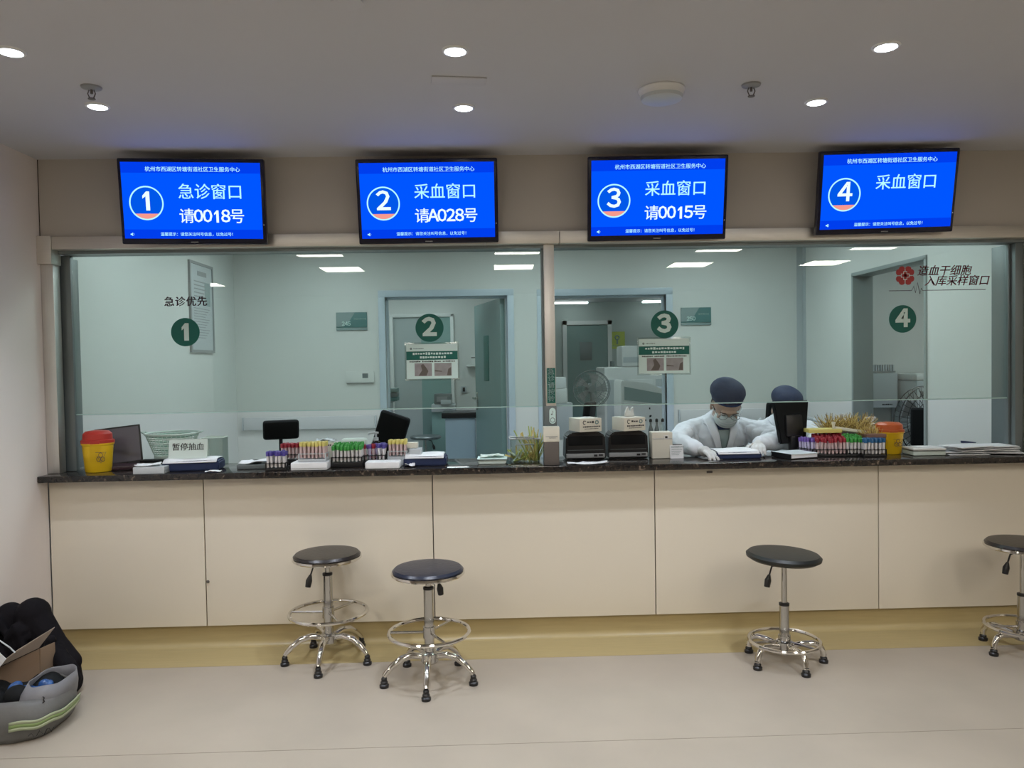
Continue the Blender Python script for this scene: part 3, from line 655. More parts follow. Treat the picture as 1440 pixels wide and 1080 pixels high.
fan('pedestal_fan', 'large dark fan half hidden by the jamb of the right side opening', 3.215, 1.75, .925, .262, .25, m_black, .0022)
# side room
t = thing('wall_cabinet', 'pale boxed dispenser unit on the left inside the right side opening', 'dispenser', (3.47, 2.93, 0)); B().bb(-.11, .11, -.12, .06, .955, 1.262, .01).build('body', m_lgrey, t); b = B(); fakeline(b, -.03, .05, .985, .014, -.1205); b.build('small_lettering', m_black, t, 0)
B().bb(-.1, .1, -.1, .05, 1.265, 1.28).build('rack_base', m_grey, t)
for k in range(9): B().bb(-.095+.022*k, -.083+.022*k, -.09, .04, 1.2805, 1.335).build('slat', m_lgrey, t)
t = thing('copier', 'pale grey machine with a flat top on the right inside the side opening', 'copier', (3.80, 2.75, 0)); B().bb(-.2, .25, -.2, .22, 0, 1.20, .015).build('body', m_lgrey, t); B().bb(-.2, .25, -.2, .22, 1.203, 1.255, .012).build('cover', m_white, t); b = B(); fakeline(b, -.06, .06, 1.17, .016, -.2005); b.build('small_lettering', m_black, t, 0)

# ------------------------------------------------------------------ staff side: chairs, monitors
def office_chair(lb, x, y, rz, seat_z, bw, bh, bz, roll_=0, frame=None, arms=False):
    t = thing('office_chair', lb, 'chair', (x, y, 0), rz); fm = frame or m_black
    B().box((0, 0, seat_z), (.42, .42, .07), .03, seg=3).build('seat', m_blackm, t)
    b = B(); b.box((0, 0, 0), (bw, .045, bh), .022, seg=3); b.build('backrest', m_blackm, t, loc=(0, .20, bz), rot=(.12, roll_, 0))
    b = B(); b.tube([(0, .16, seat_z-.02), (0, .24, seat_z+.02), (0, .235, bz)], .012, 8); b.build('back_bar', fm, t)
    B().cyl((0, 0, .08), (0, 0, seat_z-.03), .022, n=14).build('column', m_chromed, t)
    for k in range(5):
        a = 2*PI*k/5; b = B(); b.tube([(0, 0, .09), (.15*math.cos(a), .15*math.sin(a), .085), (.26*math.cos(a), .26*math.sin(a), .055)], .014, 8); lg = b.build('leg', fm, t)
        b = B(); b.lathe([(.02, -.012), (.026, -.006), (.026, .006), (.02, .012)], (.26*math.cos(a), .26*math.sin(a), .027), 14, rot=(PI/2, 0, a+PI/2)); b.build('castor', m_black, lg)
    if arms:
        for s in (-1, 1):
            b = B(); b.tube([(s*.22, .05, seat_z), (s*.26, .06, seat_z+.1), (s*.26, .02, seat_z+.2), (s*.255, -.12, seat_z+.21), (s*.25, .16, seat_z+.23), (s*.2, .2, seat_z+.25)], .012, 8); b.build('armrest', fm, t)
    return t
office_chair('low backed black swivel chair behind the purple capped tubes', -1.235, .72, .35, .62, .215, .12, 1.02)
t = office_chair('high backed black chair leaning behind the beige carton', -.665, .66, -.12, .56, .19, .38, .93, .33)
office_chair('black chair with pale curved arms to the right of the hidden staff member', 2.36, 2.0, .2, .68, .30, .2, .96, 0, m_lgrey, True)
office_chair('black chair with pale arm seen through the right side opening', 2.98, 1.36, -.5, .55, .16, .28, .90, 0, m_lgrey, True)
t = thing('monitor', 'black flat monitor seen from behind in front of the second staff member', 'monitor', (1.615, .22, CT), math.radians(12))
b = B(); b.prism([(-.078, .055), (.075, .055), (.108, .285), (-.108, .285)], .028, Matrix.Translation((0, -.014, 0)), .006); b.build('housing', m_blackm, t, rot=(-.10, 0, 0))
b = B(); b.box((0, -.02, .15), (.10, .03, .12), .012); b.build('rear_bulge', m_black, t, rot=(-.10, 0, 0))
B().bb(-.03, .03, -.03, .0, .012, .10, .004).build('stand_neck', m_black, t); B().box((0, .0, .006), (.19, .13, .012), .004).build('stand_foot', m_grey, t)
office_chair('black chair seen edge on between the two tissue boxes', .79, .85, 1.25, .62, .22, .24, 1.04)
# ------------------------------------------------------------------ things on the worktop
def sharps_bin(name, lb, x, y, sc_, lidm, rz=0, hz=1.):
    t = thing(name, lb, 'sharps bin', (x, y, CT), rz)
    k = sc_
    b = B(); b.lathe([(.068*k, .001), (.071*k, .006*k), (.083*k, .125*k), (.088*k, .130*k), (.088*k, .140*k), (.083*k, .141*k)], n=40, sy=.82); b.build('body', m_yellow, t)
    b = B(); b.lathe([(.090*k, .137*k), (.090*k, .150*k), (.080*k, .153*k), (.078*k, .180*k), (.062*k, .192*k), (.030*k, .196*k), (.001, .196*k)], n=40, sy=.82); b.build('lid', lidm, t)
    b = B(); b.box((.0, -.068*k, .142*k), (.05*k, .012*k, .014*k), .003); b.build('catch', lidm, t)
    b = B()
    for q in range(3):
        a = PI/2+2*PI*q/3; b.ring((.028*k+.011*math.cos(a), -.0655*k, .070*k+.011*math.sin(a)), .009, .0011, 18, 'Y', 5)
    b.tube([(.0*k, -.065*k, .095*k), (.056*k, -.062*k, .095*k), (.028*k, -.0635*k, .045*k), (.0*k, -.063*k, .095*k)], .001, 5)
    b.build('hazard_mark', m_dark_txt, t); t.scale = (1, 1, hz); return t
sharps_bin('sharps_bin', 'yellow sharps tub with a bright red lid at the far left of the worktop', -1.99, .06, .86, m_red, .25, 1.24)
sharps_bin('sharps_bin', 'smaller yellow sharps tub with an orange red lid beside the mass of yellow sticks', 2.095, .14, .86, m_orange, -.1)
t = thing('laptop', 'open dark laptop with a grey screen behind the left sharps tub', 'laptop', (-1.925, .205, CT), math.radians(12))
B().box((0, -.05, .011), (.20, .16, .020), .005).build('base', mat('maroon_black', (.03, .012, .018), .3), t)
sc1 = B().box((0, 0, .10), (.225, .010, .20), .004).build('screen', m_black, t, loc=(-.035, .05, .012), rot=(-.18, -.10, 0))
B().box((0, -.006, .10), (.208, .002, .182)).build('display', mat('grey_purple_display', (.13, .12, .15), .25), sc1, 0)
t = thing('tray', 'black flat tray carrying the green basket', 'tray', (-1.80, .25, CT)); B().box((0, 0, .012), (.25, .09, .022), .006).build('tray', m_black, t)
b = B(); b.box((.02, -.02, .030), (.14, .06, .012), .005); b.build('cloth', m_blackm, t)
t = thing('basket', 'pale green woven plastic basket behind the folded sign card', 'basket', (-1.765, .42, CT))
for k in range(9):
    z = .03+.012*k; R = .095+.0045*k; b = B(); b.ring((0, 0, z+.02), R, .0035, 40); b.build('weave', m_paperg if k % 2 else mat('basket_green', (.34, .50, .42), .5), t)
b = B()
for k in range(36):
    a = 2*PI*k/36; b.tube([(math.cos(a)*.09, math.sin(a)*.09, .03), (math.cos(a)*.137, math.sin(a)*.137, .155)], .0022, 4)
b.build('rib', m_paperg, t)['kind'] = 'stuff'
B().lathe([(.09, .001), (.095, .006), (.095, .04), (.088, .04), (.088, .01), (.001, .01)], n=36).build('bottom', m_paperg, t)
b = B(); b.ring((0, 0, .157), .14, .0055, 44); b.build('rim', m_paperg, t)
for s_ in (-1, 1):
    b = B(); b.tube([(s_*.135, -.03, .155), (s_*.160, -.02, .165), (s_*.160, .02, .165), (s_*.135, .03, .155)], .004, 6); b.build('handle', m_paperg, t)
def arm_pad(lb, x, y, rz, L, D, H, wedge=0.):
    t = thing('arm_cushion', lb, 'cushion', (x, y, CT), rz, 'navy arm cushions on the worktop')
    b = B(); b.prism([(-L/2, .001), (L/2, .001), (L/2, H*.85), (L/2-.015, H), (-L/2+.012, H), (-L/2, H*.82)], D, Matrix.Translation((0, -D/2, 0)), .006); b.build('pad', m_navy, t)
    n = 9; sh = bmesh.new(); g = []
    for i in range(n+1):
        row = []
        for j in range(7):
            u, v = i/n, j/6; zz = H+.003+.0025*math.sin(u*7+v*3)
            yy = -D/2-.004+v*(D+.004)
            if j == 0: zz = H-.010
            row.append(sh.verts.new((-L/2+.008+u*(L-.02), yy, zz)))
        g.append(row)
    for i in range(n):
        for j in range(6): sh.faces.new((g[i][j], g[i+1][j], g[i+1][j+1], g[i][j+1]))
    bb_ = B(); bb_.add(sh); o = bb_.build('paper_cover', m_paper, t, 60); md = o.modifiers.new('s', 'SOLIDIFY'); md.thickness = .003; md.offset = 1
    return t
arm_pad('navy arm cushion with paper cover, carrying the folded sign card', -1.515, .065, .12, .275, .14, .052)
arm_pad('navy arm cushion with paper cover, right of the beige carton', -.343, .08, .0, .215, .15, .050)
arm_pad('navy arm cushion with paper cover, under the hand of the front staff member', 1.262, .115, .02, .235, .16, .036)
t = thing('sign_card', 'folded white card with four dark characters standing on the left arm cushion', 'sign', (-1.540, .05, CT+.058), .04)
B().box((0, 0, .047), (.190, .0012, .094)).build('front_face', m_paperg, t, 0, rot=(-.22, 0, 0)); B().box((0, .042, .043), (.190, .0012, .092)).build('rear_face', m_paperg, t, 0, rot=(.22, 0, 0))
fc = [c for c in t.children][0]; text('暂停抽血', .040, m_black, fc, (.0, -.0012, .057), bold=.012)
t = thing('acrylic_box', 'clear acrylic box behind the folded sign card', 'box', (-1.45, .185, CT))
b = B(); b.bb(-.055, .055, -.04, .04, .001, .006); b.bb(-.055, -.052, -.04, .04, .006, .15); b.bb(.052, .055, -.04, .04, .006, .15); b.bb(-.052, .052, -.04, -.037, .006, .15); b.bb(-.052, .052, .037, .04, .006, .15); b.build('walls', m_clear, t, 0)
b = B(); b.ring((0, 0, .151), .001, .001, 4); b.bb(-.056, .056, -.041, -.036, .150, .154); b.bb(-.056, .056, .036, .041, .150, .154); b.bb(.051, .056, -.036, .036, .150, .154); b.build('rim', m_paperg, t, 0)
t = thing('glove_box', 'low grey box left of the folded sign card', 'box', (-1.68, -.03, CT), .03); B().box((0, 0, .018), (.15, .10, .034), .003).build('carton', m_lgrey, t)
def crumple(b, L, D, H, seed, n=8):
    rnd = random.Random(seed); s = bmesh.new(); g = []
    for i in range(n+1):
        row = []
        for j in range(n+1):
            u, v = i/n-.5, j/n-.5; row.append(s.verts.new((u*L+rnd.uniform(-.02, .02)*L, v*D+rnd.uniform(-.03, .03)*D, .003+H*(.5+.5*math.sin(u*5+seed)*math.cos(v*6))*rnd.uniform(.5, 1))))
        g.append(row)
    for i in range(n):
        for j in range(n): s.faces.new((g[i][j], g[i+1][j], g[i+1][j+1], g[i][j+1]))
    return b.add(s)
def sheet(name, lb, cat, x, y, z, L, D, H, seed, rz=0, m=None):
    b = B(); crumple(b, L, D, H, seed); o = b.build(name, m or m_paper, None, 50, loc=(x, y, z), rot=(0, 0, rz)); md = o.modifiers.new('s', 'SOLIDIFY'); md.thickness = .0015; md.offset = -1
    return tag(o, lb, cat)
sheet('tissue', 'crumpled white tissue on the low grey box', 'tissue', -1.70, -.035, CT+.037, .11, .07, .012, 2, .2)
sheet('paper_slip', 'small white paper slip at the worktop edge before the left cushion', 'paper', -1.372, -.062, CT+.001, .075, .035, .010, 5, .1)
sheet('paper_sheet', 'loose grey white paper lying in front of the label printers', 'paper', .475, -.040, CT+.001, .20, .05, .012, 8, .05)
t = thing('clipboard', 'black clipboard with creased white paper left of the tube racks', 'clipboard', (-1.215, .085, CT), .05)
B().box((0, 0, .012), (.15, .12, .022), .003).build('board', m_dsteel, t)
b = B(); crumple(b, .135, .10, .018, 3); o = b.build('paper', m_paper, t, 50, loc=(-.002, 0, .025)); o.modifiers.new('s', 'SOLIDIFY').thickness = .002
B().box((0, .055, .03), (.05, .018, .012), .004).build('clip', m_black, t)
# tubes
def tube_mesh(capcol, bodycol):
    b = B(); b.mi = 0; b.lathe([(.003, 0), (.0062, .003), (.0062, .058)], n=10); b.mi = 1; b.lathe([(.0082, .0582), (.0086, .062), (.0086, .078), (.0072, .080)], n=10)
    me = b.mesh('blood_tube', 40); me.materials.append(bodycol); me.materials.append(capcol); return me
m_tb = mat('tube_body', (.72, .70, .70), .25); m_tbp = mat('tube_body_pink', (.66, .50, .50), .25); m_tbv = mat('tube_body_lilac', (.55, .50, .68), .25)
m_purple = mat('purple_cap', (.08, .06, .30), .35); m_green_c = mat('green_cap', (.04, .30, .05), .35); m_yel_c = mat('yellow_cap', (.68, .60, .18), .4); m_red_c = mat('red_cap', (.30, .015, .03), .35)
m_blue_c = mat('blue_cap', (.02, .12, .28), .35); m_viol_c = mat('violet_cap', (.16, .09, .38), .35)
TM = {k: tube_mesh(*v) for k, v in dict(purple=(m_purple, m_tb), green=(m_green_c, m_tb), yellow=(m_yel_c, m_tbp), red=(m_red_c, m_tbp), blue=(m_blue_c, m_tb), violet=(m_viol_c, m_tbv)).items()}
def rack(lb, x, y, z, nx, ny, kind, tlb, rz=0, pitch=.019, base=m_black, lean=.04, py=None, clear=False, high=0., step=0.):
    py = py or pitch; L, D = nx*pitch+.006, ny*py+.006
    t = thing('tube_rack', lb, 'tube rack', (x, y, z), rz)
    B().bb(-L/2, L/2, -D/2, D/2, .001, .012+high, .002).build('base', base, t)
    pl_ = B()
    for i in range(ny+1): yy = -D/2+.003+i*py; pl_.bb(-L/2, L/2, yy-.0015, yy+.0015, .036+high, .040+high)
    for i in range(nx+1): xx = -L/2+.003+i*pitch; pl_.bb(xx-.0012, xx+.0012, -D/2, D/2, .036+high, .040+high)
    pl_.build('grid', base, t, 0)
    for sx in (-1, 1):
        for sy in (-1, 1): B().bb(sx*(L/2-.004)-.003, sx*(L/2-.004)+.003, sy*(D/2-.004)-.003, sy*(D/2-.004)+.003, .012+high, .038+high).build('post', base, t, 0)
    ca, sa = math.cos(rz), math.sin(rz); rnd = random.Random(nx*7+ny)
    for i in range(nx):
        for j in range(ny):
            k_ = kind if isinstance(kind, str) else kind[i % len(kind)]
            if rnd.random() < .04: continue
            lx, ly = -L/2+.003+(i+.5)*pitch, -D/2+.003+(j+.5)*py
            o = bpy.data.objects.new('blood_tube', TM[k_]); C.objects.link(o); o.location = (x+ca*lx-sa*ly, y+sa*lx+ca*ly, z+.0135+high+j*step+rnd.uniform(0, .004))
            o.rotation_euler = (rnd.uniform(-lean, lean), rnd.uniform(-lean, lean), 0)
            tag(o, tlb+(', front row' if j == 0 else ', rows behind the front one'), 'blood tube', tlb.replace('blood tube', 'blood tubes'))
    return t
rack('black rack of purple capped tubes beside the clipboard', -1.075, -.02, CT, 5, 4, 'purple', 'purple capped blood tube in the black rack nearest the clipboard', .12, lean=.13)
rack('dark rack of red capped tubes behind the purple capped ones', -1.045, .17, CT, 6, 3, 'red', 'red capped blood tube behind the left purple capped rack', 0, high=.018)
t = thing('foam_box', 'white foam lid block under the left yellow capped tubes', 'box', (-.905, -.01, CT)); B().box((0, 0, .021), (.178, .12, .038), .006).build('block', m_paper, t)
B().box((0, -.0605, .012), (.17, .001, .002)).build('lid_joint', m_grey, t)
rack('clear rack of yellow capped tubes on the left white foam block', -.895, .0, CT+.041, 7, 4, 'yellow', 'yellow capped blood tube on the left white foam block', 0, base=m_lgrey)
rack('black rack of green capped tubes between the two white foam blocks', -.735, .06, CT, 8, 5, 'green', 'green capped blood tube in the left group of racks', 0, high=.014, step=.003)
rack('dark rack of mixed red and violet capped tubes right of the green capped ones', -.625, .11, CT, 4, 3, ('red', 'violet'), 'red or violet capped blood tube behind the right foam block', .2, lean=.12, high=.012)
rack('dark rack of violet capped tubes left of the right yellow capped ones', -.565, .06, CT, 2, 4, 'purple', 'purple capped blood tube beside the right foam block', .1, lean=.15, high=.02)
t = thing('foam_box', 'white foam block in front of the violet capped tubes', 'box', (-.545, -.03, CT)); B().box((0, 0, .019), (.17, .09, .036), .009, seg=3).build('block', m_paper, t)
rack('clear rack of yellow capped tubes behind the right foam block', -.485, .085, CT, 5, 4, 'yellow', 'yellow capped blood tube behind the right white foam block', 0, base=m_lgrey, high=.035)
t = thing('carton', 'small beige carton beside the right yellow capped tubes', 'carton', (-.395, .09, CT)); B().box((0, 0, .042), (.06, .09, .082), .002).build('box', m_lgrey, t); B().box((-.02, .02, .098), (.06, .05, .028), .003).build('upper_box', m_cream, t)
t = thing('carton', 'flat cream carton with small print behind the left yellow capped tubes', 'carton', (-.88, .22, CT)); B().box((0, 0, .055), (.13, .07, .108), .002).build('box', m_cream, t); b = B(); fakeline(b, -.035, .03, .098, .010, -.0355); b.build('small_lettering', m_dark_txt, t, 0)
sheet('crumpled_film', 'crumpled clear film on the flat cream carton', 'film', -.88, .22, CT+.112, .10, .06, .020, 11, 0, m_lgrey)
t = thing('tissue_pack', 'white soft tissue pack behind the green capped tubes', 'tissue pack', (-.735, .235, CT)); b = B(); b.box((0, 0, .065), (.135, .08, .125), .02, seg=3); b.build('pack', m_paperg, t)
def pump(name, lb, x, y, z, k, m1, m2):
    t = thing(name, lb, 'bottle', (x, y, z)); B().lathe([(.026*k, .001), (.028*k, .01*k), (.028*k, .075*k), (.020*k, .092*k), (.011*k, .098*k)], n=24).build('body', m1, t)
    b = B(); b.lathe([(.012*k, .0985*k), (.012*k, .112*k), (.005*k, .113*k), (.005*k, .130*k)], n=16); b.tube([(.012*k, 0, .133*k), (-.006*k, 0, .135*k), (-.030*k, 0, .132*k), (-.034*k, 0, .124*k)], .005*k, 8); b.build('pump_head', m2, t)
    b = B(); b.lathe([(.0284*k, .02*k), (.0284*k, .055*k)], n=24); b.build('label_band', m_redl, t); return t
pump('hand_sanitizer', 'clear pump bottle with red label behind the left violet tubes', -.620, .235, CT+.0, 1.15, m_clear, m_lgrey)
pump('hand_sanitizer', 'white pump bottle behind the yellow sticks near the right sharps tub', 2.07, .265, CT, 1.35, m_white, m_paper)
t = thing('cotton_box', 'small white folded cloth between the beige carton and the middle arm cushion', 'cloth', (-.475, .0, CT)); t.location = (-.468, .005, CT)
bpy.data.objects.remove(t)
sheet('gauze_cloth', 'small white folded cloth between beige carton and middle arm cushion', 'cloth', -.415, .0, CT+.004, .05, .06, .018, 13)
t = thing('specimen_tray', 'low white lidded tray right of the middle arm cushion', 'tray', (-.003, .085, CT), -.02)
b = B(); b.prism([(-.068, .001), (.068, .001), (.075, .022), (-.075, .022)], .11, Matrix.Translation((0, -.055, 0)), .003); b.build('tray_body', m_paperg, t); B().box((0, 0, .027), (.152, .118, .006), .002).build('lid', m_signw, t)
B().box((0, -.0, .0235), (.155, .12, .0025)).build('dark_seam', m_dsteel, t); b = B(); crumple(b, .12, .08, .014, 4); o = b.build('gauze', m_paperg, t, 50, loc=(0, 0, .032)); o.modifiers.new('s', 'SOLIDIFY').thickness = .002
# clear basket with sticks
t = thing('wire_basket', 'clear plastic basket with grey handles left of the mullion', 'basket', (.165, .10, CT))
b = B()
for (x0, x1, y0, y1) in ((-.073, .073, -.055, -.052), (-.073, .073, .052, .055), (-.073, -.070, -.052, .052), (.070, .073, -.052, .052)): b.bb(x0, x1, y0, y1, .004, .125)
b.bb(-.073, .073, -.055, .055, .001, .004); b.build('walls', m_clear, t, 0)
b = B(); b.tube([(-.078, -.06, .126), (.078, -.06, .126), (.078, .06, .126), (-.078, .06, .126)], .004, 6, True); b.build('rim', m_lgrey, t)
for z in (.098, .135):
    b = B(); b.tube([(-.045, -.062, z-.01), (-.045, -.066, z), (.045, -.066, z), (.045, -.062, z-.01)], .003, 6); b.build('handle', m_dsteel, t)
def sticks(name, lb, cx, cy, cz, n, L, spread, rad, cols, wx, wy, kind='stuff', up=(.3, 1.0)):
    t = thing(name, lb, 'swabs', (cx, cy, cz)); rnd = random.Random(n)
    for ci, m in enumerate(cols):
        b = B()
        for k in range(n//len(cols)):
            x, y = rnd.uniform(-wx, wx), rnd.uniform(-wy, wy); a = rnd.uniform(-spread, spread); e = rnd.uniform(-.5, .5); l = L*rnd.uniform(*up)
            p0 = Vector((x, y, 0)); p1 = p0+Vector((math.sin(a)*l, math.sin(e)*l*.5, math.cos(a)*l*.9)); pm = (p0+p1)/2+Vector((rnd.uniform(-.01, .01), 0, rnd.uniform(-.003, .008)))
            b.tube([p0, pm, p1], rad, 3)
        b.build('stick', m, t)['kind'] = kind
    return t
m_st1 = mat('ochre_stick', (.58, .42, .12), .6); m_st2 = mat('yellow_stick', (.76, .62, .22), .6); m_st3 = mat('brown_stick', (.30, .20, .07), .6); m_st4 = mat('yellow_green_stick', (.50, .56, .14), .6)
sticks('packaged_swabs', 'yellow green sticks standing in the clear basket left of the mullion', .215, .10, CT+.006, 26, .20, .5, .0035, [m_st4, m_st2], .03, .025, up=(.75, 1.0))
sticks('packaged_swabs', 'pale packets lying inside the clear basket left of the mullion', .15, .11, CT+.008, 40, .09, 1.3, .005, [m_st2, m_st4, m_paperg], .045, .025, up=(.6, 1.0))
b = B()
# printers
def printer(lb, x, y):
    t = thing('label_printer', lb, 'printer', (x, y, CT), 0, 'black label printers')
    b = B(); b.prism([(-.1, .002), (-.1, .02), (-.095, .12), (-.07, .142), (.07, .148), (.108, .125), (.112, .02), (.112, .002)], .16, Matrix.Translation((0, -.03, 0)), .006); b.build('housing', m_black, t)
    B().bb(-.098, .104, -.048, -.031, .012, .034, .004).build('output_lip', m_grey, t)
    B().bb(-.09, .10, -.034, -.030, .05, .052).build('lid_joint', m_dsteel, t); B().bb(-.085, .095, -.033, -.029, .075, .125, .003).build('front_window', m_blackm, t)
    b = B(); b.box((.055, -.0495, .024), (.018, .002, .010)); b.box((.082, -.0495, .026), (.022, .002, .008)); b.build('buttons', m_black, t)
    return t
printer('black label printer directly beside the mullion', .480, .165); printer('black label printer beside the cream box', .706, .175)
def tissue_box(lb, x, y, rz, pulled):
    t = thing('tissue_box', lb, 'tissue box', (x, y, CT+.151), rz, 'printed tissue boxes on the label printers')
    B().box((0, 0, .035), (.125, .13, .068), .0015).build('carton', m_cream, t)
    b = B(); fakeline(b, -.02, .012, .050, .012, -.0655, 1.1); fakeline(b, -.045, .047, .027, .009, -.0655, 1.1); fakeline(b, -.035, .04, .016, .004, -.0655)
    b.tube([(-.028, -.0655, .056), (-.040, -.0655, .058), (-.044, -.0655, .048), (-.040, -.0655, .040), (-.032, -.0655, .040)], .0022, 5)
    b.build('lettering', m_black, t, 0)
    b = B(); b.ring((.035, -.0655, .049), .0085, .003, 18, 'Y', 5); b.build('round_mark', m_leaf, t)
    for k in range(pulled):
        b = B(); b.prism([(-.03, 0), (.03, 0), (.02, .03), (.024, .052), (.008, .045), (.003, .028), (-.004, .034), (-.006, .055), (-.018, .048), (-.03, .015)], .012, Matrix.Translation((.01, 0, .069)), .003); b.build('pulled_tissue', m_white, t)
    if not pulled:
        b = B(); b.ball((0, 0, .069), (.03, .03, .006), 14); b.build('tissue_slot', m_white, t)
    return t
tissue_box('white printed tissue box on the printer beside the mullion', .485, .14, .34, 0); tissue_box('white printed tissue box with a tissue pulled out, on the right printer', .715, .15, .34, 1)
t = thing('cable', 'loose pale cable curling over the right end of the printers', 'cable', (.80, .21, CT+.15)); bpy.data.objects.remove(t)
t = thing('document_box', 'cream upright box with a small stamp right of the printers', 'box', (.885, .155, CT)); B().box((0, 0, .07), (.108, .08, .138), .006).build('case', m_cream, t); B().box((.0, -.041, .105), (.10, .002, .003)).build('lid_line', m_lgrey, t); B().box((.02, -.0412, .112), (.026, .002, .020)).build('label', m_white, t); B().box((.02, -.043, .113), (.012, .001, .010)).build('stamp', m_black, t)
t = thing('desk_calendar', 'small tent calendar beside the cream upright box', 'calendar', (.958, .11, CT)); B().box((0, 0, .036), (.070, .002, .070), rot=(-.15, 0, 0)).build('front_sheet', m_paper, t, 0); B().box((0, .03, .034), (.070, .002, .070), rot=(.25, 0, 0)).build('back_board', m_lgrey, t, 0)
b = B(); fakeline(b, -.03, .03, .062, .007, -.007); 
for k in range(4): fakeline(b, -.028, .026-.005*k, .048-.009*k, .003, -.0035-.0012*k)
b.build('print', m_signg, t, 0)
b = B(); b.tube([(-.03, .012, .071), (.03, .012, .071)], .003, 6); b.build('spine', m_black, t)
t = thing('bottle_group', 'x', 'x'); bpy.data.objects.remove(t)
for k, (x, lb) in enumerate(((.835, 'dark slim bottle rising behind the right tissue box'), (.868, 'second dark slim bottle, nearer the cream box'), (.90, 'clear slim bottle behind the cream upright box'))):
    t = thing('reagent_bottle', lb, 'bottle', (x+.02, .262, CT)); mm = [m_dsteel, m_dsteel, m_clear][k]
    B().lathe([(.012, .001), (.013, .14), (.006, .165), (.006, .18)], n=16).build('body', mm, t); B().lathe([(.008, .181), (.008, .195), (.004, .20)], n=14).build('cap', m_black, t)
# notebook
t = thing('notebook', 'white covered notebook with black edges in front of the monitor', 'notebook', (1.555, .06, CT), .0)
b = B(); b.prism([(-.115, .09), (.045, .09), (.125, -.075), (.03, -.095-.0)], .003, Matrix.Translation((0, 0, .026)) @ Euler((PI/2, 0, 0)).to_matrix().to_4x4()); 
bpy.data.objects.remove(t)
t = thing('notebook', 'white covered notebook with black edges in front of the monitor', 'notebook', (1.56, .06, CT), .30)
B().box((0, 0, .004), (.165, .15, .005), .001).build('back_cover', m_black, t, 0); B().box((0, 0, .016), (.16, .146, .018), .001).build('page_block', m_paper, t, 0); B().box((0, 0, .027), (.166, .152, .004), .001).build('front_cover', mat('pale_cover', (.70, .78, .80), .4), t, 0); B().box((-.083, 0, .0155), (.003, .152, .026), .001).build('spine', m_black, t, 0)
# right hand rack group
rack('dark rack with lilac bodied violet capped tubes left of the red capped ones', 1.655, .13, CT, 2, 5, 'violet', 'violet capped blood tube beside the monitor', .5, lean=.1)
rack('dark rack of densely packed red capped tubes in the right group', 1.755, .10, CT, 8, 5, 'red', 'red capped blood tube in the right group of racks', -.12, lean=.08, step=.005)
rack('dark rack of green capped tubes in the right group', 1.872, .09, CT, 5, 5, 'green', 'green capped blood tube in the right group of racks', 0, step=.004)
rack('low black rack of blue capped tubes at the right end of the group', 1.955, .045, CT, 6, 4, 'blue', 'blue capped blood tube in the right group of racks', 0)
t = thing('needle_carton', 'flat yellow carton lying on top of the red capped tubes', 'carton', (1.745, .15, CT+.118), -.06); b = B(); b.box((0, 0, .011), (.17, .09, .020), .002); b.build('carton', m_yel_c, t); b = B(); b.lathe([(.007, .022), (.007, .042), (.010, .044), (.010, .056)], (.05, -.02, 0), 14); b.build('stopper', m_cream, t)
t = thing('test_strip_box', 'long thin cream stick with a dark red tip lying across the racks', 'stick', (1.885, .13, CT+.130), 0); b = B(); b.box((0, 0, 0), (.17, .012, .016), .003, rot=(0, .16, 0)); b.build('shaft', m_cream, t); b = B(); b.box((.092, 0, -.017), (.020, .016, .034), .004); b.build('tip', m_red_c, t)
sticks('yellow_swabs', 'mass of thin yellow brown sticks standing behind the right tube racks', 1.905, .235, CT+.115, 620, .115, 1.1, .0012, [m_st1, m_st2, m_st3], .11, .03)
sticks('yellow_swabs', 'mass of thin yellow brown sticks in the clear box left of the right sharps tub', 1.993, .13, CT+.05, 420, .115, .5, .0012, [m_st1, m_st2, m_st3], .038, .03, up=(.5, 1.0))
t = thing('swab_crate', 'grey crate holding the yellow sticks behind the right racks', 'crate', (1.905, .24, CT)); B().bb(-.125, .125, -.05, .05, .001, .11, .004).build('crate', m_brown, t)
t = thing('swab_box', 'clear box with brown band and pale label left of the right sharps tub', 'box', (1.993, .12, CT))
b = B()
for (x0, x1, y0, y1) in ((-.050, .050, -.05, -.047), (-.050, .050, .047, .05), (-.050, -.047, -.047, .047), (.047, .050, -.047, .047)): b.bb(x0, x1, y0, y1, .004, .10)
b.bb(-.050, .050, -.05, .05, .001, .004); b.build('walls', m_clear, t, 0); b = B(); b.bb(-.052, .052, -.052, .052, .093, .112, .002); b.build('band', mat('brown_band', (.22, .12, .09), .5), t)
B().box((-.015, -.0515, .062), (.052, .001, .030)).build('label', m_cream, t, 0); b = B(); fakeline(b, -.035, .003, .062, .012, -.0523); b.build('label_print', m_dark_txt, t, 0)
# right end
t = thing('lidded_tray', 'low white tray with a rounded lid beside the right sharps tub', 'tray', (2.245, .075, CT), -.05)
b = B(); b.box((0, 0, .013), (.165, .12, .022), .005); b.build('tray_body', m_paperg, t); B().box((0, 0, .0255), (.168, .123, .002)).build('dark_seam', m_dsteel, t); b = B(); b.box((0, 0, .033), (.17, .125, .012), .006, seg=3); b.build('lid', m_white, t); b = B(); b.box((0, 0, .041), (.11, .07, .004), .002); b.build('lid_panel', m_paper, t)
rnd = random.Random(3)
for k in range(9):
    x, y = 2.46+.17*(k % 2)*1.0+rnd.uniform(-.03, .03), .06+rnd.uniform(-.02, .03)
    o = B().box((0, 0, 0), (.20, .15, .0045), .001).build('form_sheet', m_paper, None, 0, loc=(x, y, CT+.004+.0052*k), rot=(0, 0, rnd.uniform(-.35, .35)))
    tag(o, 'white printed form in the loose pile at the right end of the worktop', 'paper', 'loose forms at the right end of the worktop')
